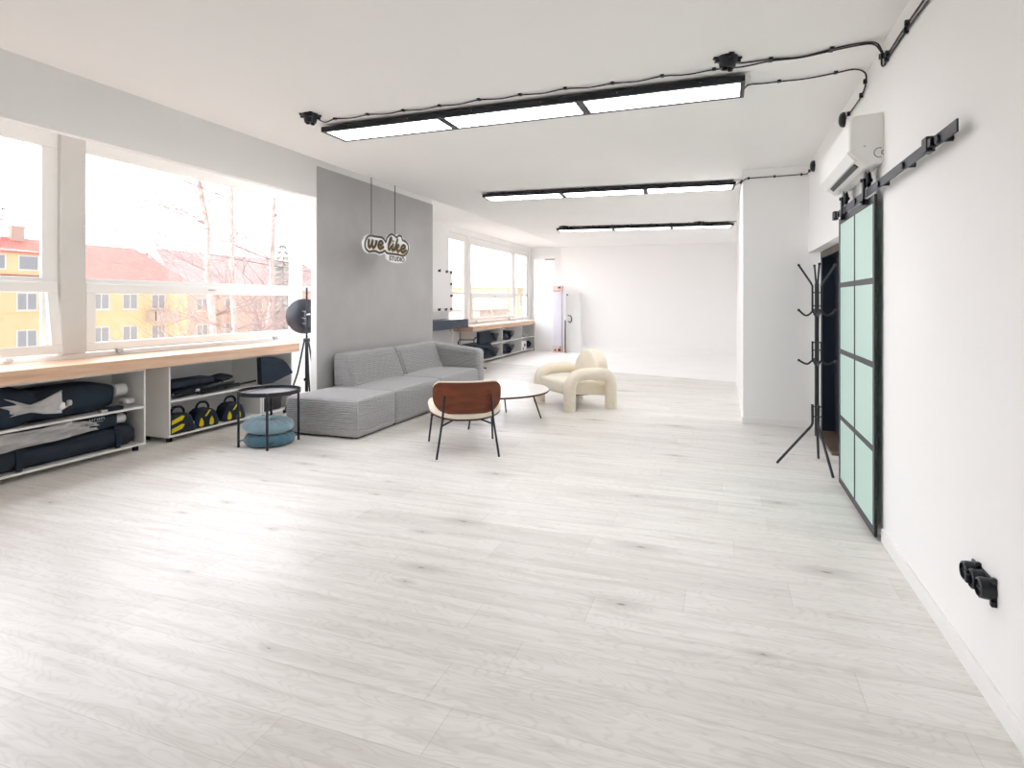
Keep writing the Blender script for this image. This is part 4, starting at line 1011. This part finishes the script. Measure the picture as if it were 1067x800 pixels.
q = MB(); q.rbox((-5.62, 16.7, .47), (.24, .6, .04), .012, 2, 2, 2); soft('paper_stack', 'pale folded papers in the upper right cubby', 'paper', q, GFAB, (-5.62, 16.7, .45))
# boards and the wrapped roll leaning at the far end
Mv = Matrix.Translation((-5.08, 17.2, 0)) @ Matrix.Rotation(R(6), 4, 'X') @ Matrix.Rotation(R(0), 4, 'Z')
vf = thing('foam_board', 'tall white foam board standing at the end of the far worktop', 'board', (-5.08, 17.2, 0))
q = MB(); q.box(-5.39, -4.755, 16.98, 17.02, 0, 2.77); q.build('sheet', SIGNW, vf, bevel=.003)
q = MB(); q.box(-5.05, -4.752, 16.975, 17.025, 2.755, 2.78); q.build('edge_tape', JAMB, vf)
bxr = thing('wrapped_roll', 'upright lilac wrapped backdrop roll with pink cardboard ends', 'roll', (-4.58, 16.9, 0))
q = MB(); q.rbox((-4.575, 16.72, .98), (.27, .16, 1.66), .02, 2, 2, 4); q.build('wrapping', LILAC, bxr)
q = MB(); q.rbox((-4.575, 16.72, .1), (.29, .18, .2), .012, 2, 2, 2); q.rbox((-4.575, 16.72, 1.87), (.29, .18, .19), .012, 2, 2, 2); q.each('end_cap', CARD, bxr)
q = MB()
for (x0, x1, z0, z1) in ((-4.55, -4.47, 1.88, 1.93), (-4.69, -4.48, 1.80, 1.815), (-4.55, -4.46, .04, .12), (-4.66, -4.6, .05, .10), (-4.5, -4.46, .14, .18)): q.box(x0, x1, 16.626, 16.63, z0, z1)
q.each('printed_mark', BRN2, bxr)
T = Matrix.Translation((-4.08, 16.66, 0)) @ Matrix.Rotation(R(-8), 4, 'X') @ Matrix.Rotation(R(-2.2), 4, 'Y')
wpz = thing('carry_board', 'white leaning board with a dark curved handle', 'board', (-4.08, 16.75, 0))
q = MB(); q.prism([(-.235, 0), (.235, 0), (.20, 1.76), (-.235, 1.76)], lambda u, v, w: T @ Vector((u, w, v)), 0, .05); q.build('panel', MELA, wpz, bevel=.006)
q = MB(); q.tube([T @ Vector((-.17, -.012, .93)), T @ Vector((-.10, -.02, .90)), T @ Vector((-.055, -.022, .99)), T @ Vector((-.09, -.02, 1.08)), T @ Vector((-.17, -.012, 1.10))], .014, 8, smooth=4); q.build('handle', ACG, wpz)
q = MB(); q.box(-.02, .02, -.008, 0, 1.70, 1.74, T @ Matrix.Translation((-.19, 0, 0))); q.build('screw', ACG, wpz)
q = MB(); q.box(-4.345, -4.315, 16.60, 16.66, 0.0, .95); tag(q.build('gap_shade_strip', JAMB, loc=(-4.33, 16.63, 0), bevel=.004), 'dark slim strip added for the shade between the wrapped roll and the leaning board', 'strip')  # solid dark piece standing in for the shade of the gap

# ================================================================= OUTSIDE
struct(MB().box(-160, -6.6, -60, 160, -8.6, -8.5).build('ground', GROUND), 'pale ground outside', 'ground')
def fwin(root, xf, y, z0, z1, w, m=PVC):
    q = MB(); t = .09
    q.box(xf-.02, xf+.05, y-w/2, y+w/2, z0, z0+t); q.box(xf-.02, xf+.05, y-w/2, y+w/2, z1-t, z1)
    q.box(xf-.02, xf+.05, y-w/2, y-w/2+t, z0+t, z1-t); q.box(xf-.02, xf+.05, y+w/2-t, y+w/2, z0+t, z1-t); q.box(xf-.02, xf+.05, y-.05, y+.05, z0+t, z1-t)
    q.box(xf-.02, xf+.14, y-w/2-.12, y+w/2+.12, z0-.08, z0)
    o = q.build('window', m, root); MB().box(xf+.0, xf+.02, y-w/2+t, y+w/2-t, z0+t, z1-t).build('pane', WDARK, o)
def house(label, xf, y0, y1, ez, rz_, fac, roof, wins, dep=11, hip=True):
    h = thing('apartment_house', label, 'building', (xf-dep/2, (y0+y1)/2, -8.5))
    MB().box(xf-dep, xf, y0, y1, -8.5, ez).build('wall', fac, h)
    e = .45; k = 1.6 if hip else 0
    a = [(xf+e, y0-e, ez-.1), (xf+e, y1+e, ez-.1), (xf-dep-e, y1+e, ez-.1), (xf-dep-e, y0-e, ez-.1), (xf-dep/2, y0+k, rz_), (xf-dep/2, y1-k, rz_)]
    MB().add(a, [(0, 1, 5, 4), (1, 2, 5), (2, 3, 4, 5), (3, 0, 4), (0, 3, 2, 1)]).build('roof', roof, h, smooth=False)
    for (y, z0, z1, w) in wins: fwin(h, xf, y, z0, z1, w)
    q = MB()
    for z in (-2.6, -5.6, .45): q.box(xf, xf+.06, y0, y1, z, z+.14)
    q.each('cornice', fac, h)
    return h
wl = []
for y in (6, 9.1, 12.2, 15.3, 18.4, 21.5, 24.5, 27.6, 30.7, 33.6, 36.6, 39.3, 42.2): wl += [(y, .78, 2.2, 1.5), (y, -2.15, -.75, 1.5), (y, -5.1, -3.7, 1.5)]
h1 = house('yellow apartment house with bright red tiled roof, seen through the nearest windows', -52, 2, 45.5, 3.4, 7.0, YFAC, RROOF, wl)
def dormer(root, xf, y, w):
    q = MB(); q.box(xf-3.5, xf, y-w/2, y+w/2, 3.6, 5.35); o = q.build('dormer', YFAC, root)
    MB().prism([(y-w/2-.25, 5.3), (y+w/2+.25, 5.3), (y+w/2+.25, 5.45), (y-w/2-.25, 5.45)], lambda u, v, ww: (ww, u, v+.12*(xf-ww)), xf+.25, xf-4).build('dormer_roof', RROOF, o)
    fy = [y-w/4, y+w/4] if w > 3 else [y]
    q = MB(); g = MB()
    for yy in fy:
        q.box(xf, xf+.06, yy-.75, yy+.75, 3.95, 4.05); q.box(xf, xf+.06, yy-.75, yy+.75, 5.05, 5.15); q.box(xf, xf+.06, yy-.75, yy-.65, 4.05, 5.05); q.box(xf, xf+.06, yy+.65, yy+.75, 4.05, 5.05); g.box(xf, xf+.02, yy-.65, yy+.65, 4.05, 5.05)
    q.build('dormer_window', PVC, o); g.build('dormer_pane', WDARK, o)
dormer(h1, -51.9, 29.6, 4.6); dormer(h1, -51.9, 24, 2.2)
for (y, w, z) in ((30.8, 1.8, 8.5), (33.0, 1.0, 8.0), (37.2, .7, 8.4), (44.2, 1.6, 6.6), (27.5, 1.1, 8.4)):
    q = MB(); q.box(-58, -57, y-w/2, y+w/2, 5.4, z); q.box(-58.06, -56.94, y-w/2-.06, y+w/2+.06, z-.15, z); o = q.build('chimney', PFAC, h1)
    q = MB(); q.tube([(-57.5, y+w/2+.4, 6), (-57.5, y+w/2+.4, z+1.2)], .035, 6); q.tube([(-57.5, y+w/2-.1, z+.9), (-57.5, y+w/2+.9, z+.9)], .03, 6); q.build('antenna', DARKG, o)
# balcony on the yellow house
q = MB(); q.box(-52, -50.7, 40.9, 43.6, -.55, -.35); q.box(-50.76, -50.7, 40.9, 43.6, -.35, .55); q.box(-52, -50.7, 40.9, 40.96, -.35, .55); q.box(-52, -50.7, 43.54, 43.6, -.35, .55); q.build('balcony', PFAC, h1)
wl = []
for y in (51, 55, 59.5, 64, 68): wl += [(y, .4, 1.9, 1.6), (y, -2.6, -1.1, 1.6)]
house('pale house with a greyish pink roof behind the birch trunks', -56, 48, 76, 3.0, 7.6, PFAC, GROOF, wl)
house('low pale yellow house right of the birch trunks', -40, 58, 72, .4, 3.2, YFAC, GROOF, [(61, -2.2, -.8, 1.4), (65, -2.2, -.8, 1.4), (69, -2.2, -.8, 1.4)], dep=9)
house('orange rendered block seen through the far windows', -20.5, 55.5, 62, 3.0, 3.6, OFAC, GROOF, [(57.5, .9, 2.2, 1.3), (60, .9, 2.2, 1.3)], dep=7)
house('pale low annex in front of the orange block', -19.5, 46, 53, .9, 1.3, PFAC, GROOF, [(48, -1.3, 0, 1.2), (51, -1.3, 0, 1.2)], dep=9)
# trees
def bare_tree(label, name, stems, seed, depth=5, m1=BARK, m2=TWIG, group=None, twig=1.0):
    rng = random.Random(seed); t = thing(name, label, 'tree', stems[0][0], 0, group)
    tr = MB(); bm_ = MB()
    def branch(p, d, L, r, k):
        pts = [p]; q = p.copy(); dd = d.copy(); n = 4
        for i in range(n):
            dd = (dd+Vector((rng.uniform(-.16, .16), rng.uniform(-.16, .16), rng.uniform(-.04, .10)))).normalized(); q = q+dd*(L/n); pts.append(q.copy())
        bm_.tube(pts, [r*(1-.16*i) for i in range(n+1)], 5 if k > 2 else 4)
        if k <= 0: return
        for i in range(4):
            j = rng.randint(1, n); az = rng.uniform(0, 2*PI); ax = dd.orthogonal().normalized()
            nd = (Matrix.Rotation(az, 3, dd) @ ax); nd = (dd*rng.uniform(.55, .9)+nd*rng.uniform(.4, .8)).normalized()
            branch(pts[j], nd, L*rng.uniform(.5, .75), r*.55*twig, k-1)
    for (b0, tip, r0) in stems:
        b0 = Vector(b0); tip = Vector(tip); n = 14; pts = []
        for i in range(n+1):
            u = i/n; pts.append(b0.lerp(tip, u)+Vector((rng.uniform(-.05, .05), rng.uniform(-.05, .05), 0))*u*2)
        tr.tube(pts, [r0*(1-.72*i/n) for i in range(n+1)], 8, smooth=2)
        for i in range(6, n):
            for _ in range(3):
                az = rng.uniform(0, 2*PI); d = Vector((math.cos(az), math.sin(az), rng.uniform(.25, .9))).normalized()
                branch(pts[i], d, (1-.45*i/n)*rng.uniform(1.8, 3.4), r0*.15, depth-2)
    tr.build('trunk', m1, t); bm_.build('branches', m2, t)
    return t
bare_tree('leafless birch with several stems, left one before the window', 'birch_tree', [((-10.9, 10.95, -8.5), (-11.6, 10.4, 6.5), .15), ((-10.9, 10.95, -8.5), (-10.9, 10.7, 6.0), .12)], 3, group='bare birches outside')
bare_tree('leafless single stem birch, right one before the window', 'birch_tree', [((-11.3, 12.0, -8.5), (-11.0, 12.4, 7.0), .13)], 5, group='bare birches outside')
bare_tree('thin leafless tree farther off behind the birches', 'bare_tree', [((-20, 22.0, -8.5), (-20, 22.3, 4.0), .12)], 8)
bare_tree('leafless tree behind the far windows', 'bare_tree', [((-15.5, 44.0, -8.5), (-15.5, 44.3, 6.0), .16)], 12, m1=HAZY, m2=HAZY, twig=1.2)
bare_tree('second leafless tree, farther right behind the far windows', 'bare_tree', [((-12, 58.0, -8.5), (-12, 58.3, 6.0), .16)], 14, m1=HAZY, m2=HAZY, twig=1.2)
cn = thing('conifer', 'grey green conifer beside the right birch', 'tree', (-28.5, 32.6, -8.5))
q = MB(); q.tube([(-28.5, 32.6, -8.5), (-28.5, 32.6, 5.4)], [.16, .03], 8); q.build('trunk', TWIG, cn)
q = MB(); rng = random.Random(4)
for i in range(26):
    z = -4+9.3*i/25; L = 2.6*(1-i/27)+.2
    for k in range(11):
        a = rng.uniform(0, 2*PI); d = Vector((math.cos(a), math.sin(a), -.25)); p0 = Vector((-28.5, 32.6, z)); l = L*rng.uniform(.7, 1.05)
        p1 = p0+d*l; s = Vector((-d.y, d.x, 0))*l*.13
        q.add([p0+Vector((0, 0, .06)), p0+d*l*.5+s+Vector((0, 0, .12)), p1, p0+d*l*.5-s+Vector((0, 0, -.02)), p0+d*l*.5+Vector((0, 0, -.16))], [(0, 1, 2, 3), (0, 3, 4), (0, 4, 1), (1, 4, 2), (4, 3, 2)])
q.build('needles', CONIF, cn, smooth=False)
for k, dz in enumerate((0, .16)):
    pp = [(-16, 8.5, 3.55+dz), (-14.6, 10.9, 3.15+dz), (-13.2, 13.4, 2.7+dz), (-12.0, 16, 2.35+dz)]
    tag(MB().tube(pp, .010, 5, smooth=4).build('overhead_wire', BCABLE, loc=pp[0]), ('lower' if k == 0 else 'upper')+' of two thin overhead wires outside the big window', 'wire')

# ================================================================= SKY, CAMERA
w = bpy.data.worlds.new('World'); bpy.context.scene.world = w; w.use_nodes = True
nt = w.node_tree; bg = nt.nodes['Background']; L = nt.links.new
tc = N(nt, 'ShaderNodeTexCoord'); sp = N(nt, 'ShaderNodeSeparateXYZ'); L(tc.outputs['Generated'], sp.inputs[0])
mr = N(nt, 'ShaderNodeMapRange', interpolation_type='SMOOTHSTEP'); mr.inputs['From Min'].default_value = -.55; mr.inputs['From Max'].default_value = .35
mr.inputs['To Min'].default_value = 4.2; mr.inputs['To Max'].default_value = .58
L(sp.outputs['X'], mr.inputs['Value']); L(mr.outputs['Result'], bg.inputs['Strength'])
bg.inputs['Color'].default_value = (.945, .962, 1.03, 1)

cam = bpy.data.cameras.new('camera'); co = bpy.data.objects.new('camera', cam); C.objects.link(co)
co.location = (0, 0, 1.5); co.rotation_euler = (PI/2, 0, math.atan((753-533.5)/610))
cam.sensor_width = 36; cam.sensor_fit = 'HORIZONTAL'; cam.lens = 610/1067*36; cam.shift_y = -86/1067; cam.clip_start = .05; cam.clip_end = 500
S = bpy.context.scene; S.camera = co
S.view_settings.view_transform = 'Standard'; S.view_settings.look = 'None'; S.view_settings.gamma = 1; S.view_settings.use_curve_mapping = False
S.view_settings.exposure = 0.9
S.cycles.use_denoising = True; S.cycles.max_bounces = 14; S.cycles.diffuse_bounces = 12; S.cycles.transparent_max_bounces = 12; S.cycles.sample_clamp_indirect = 10
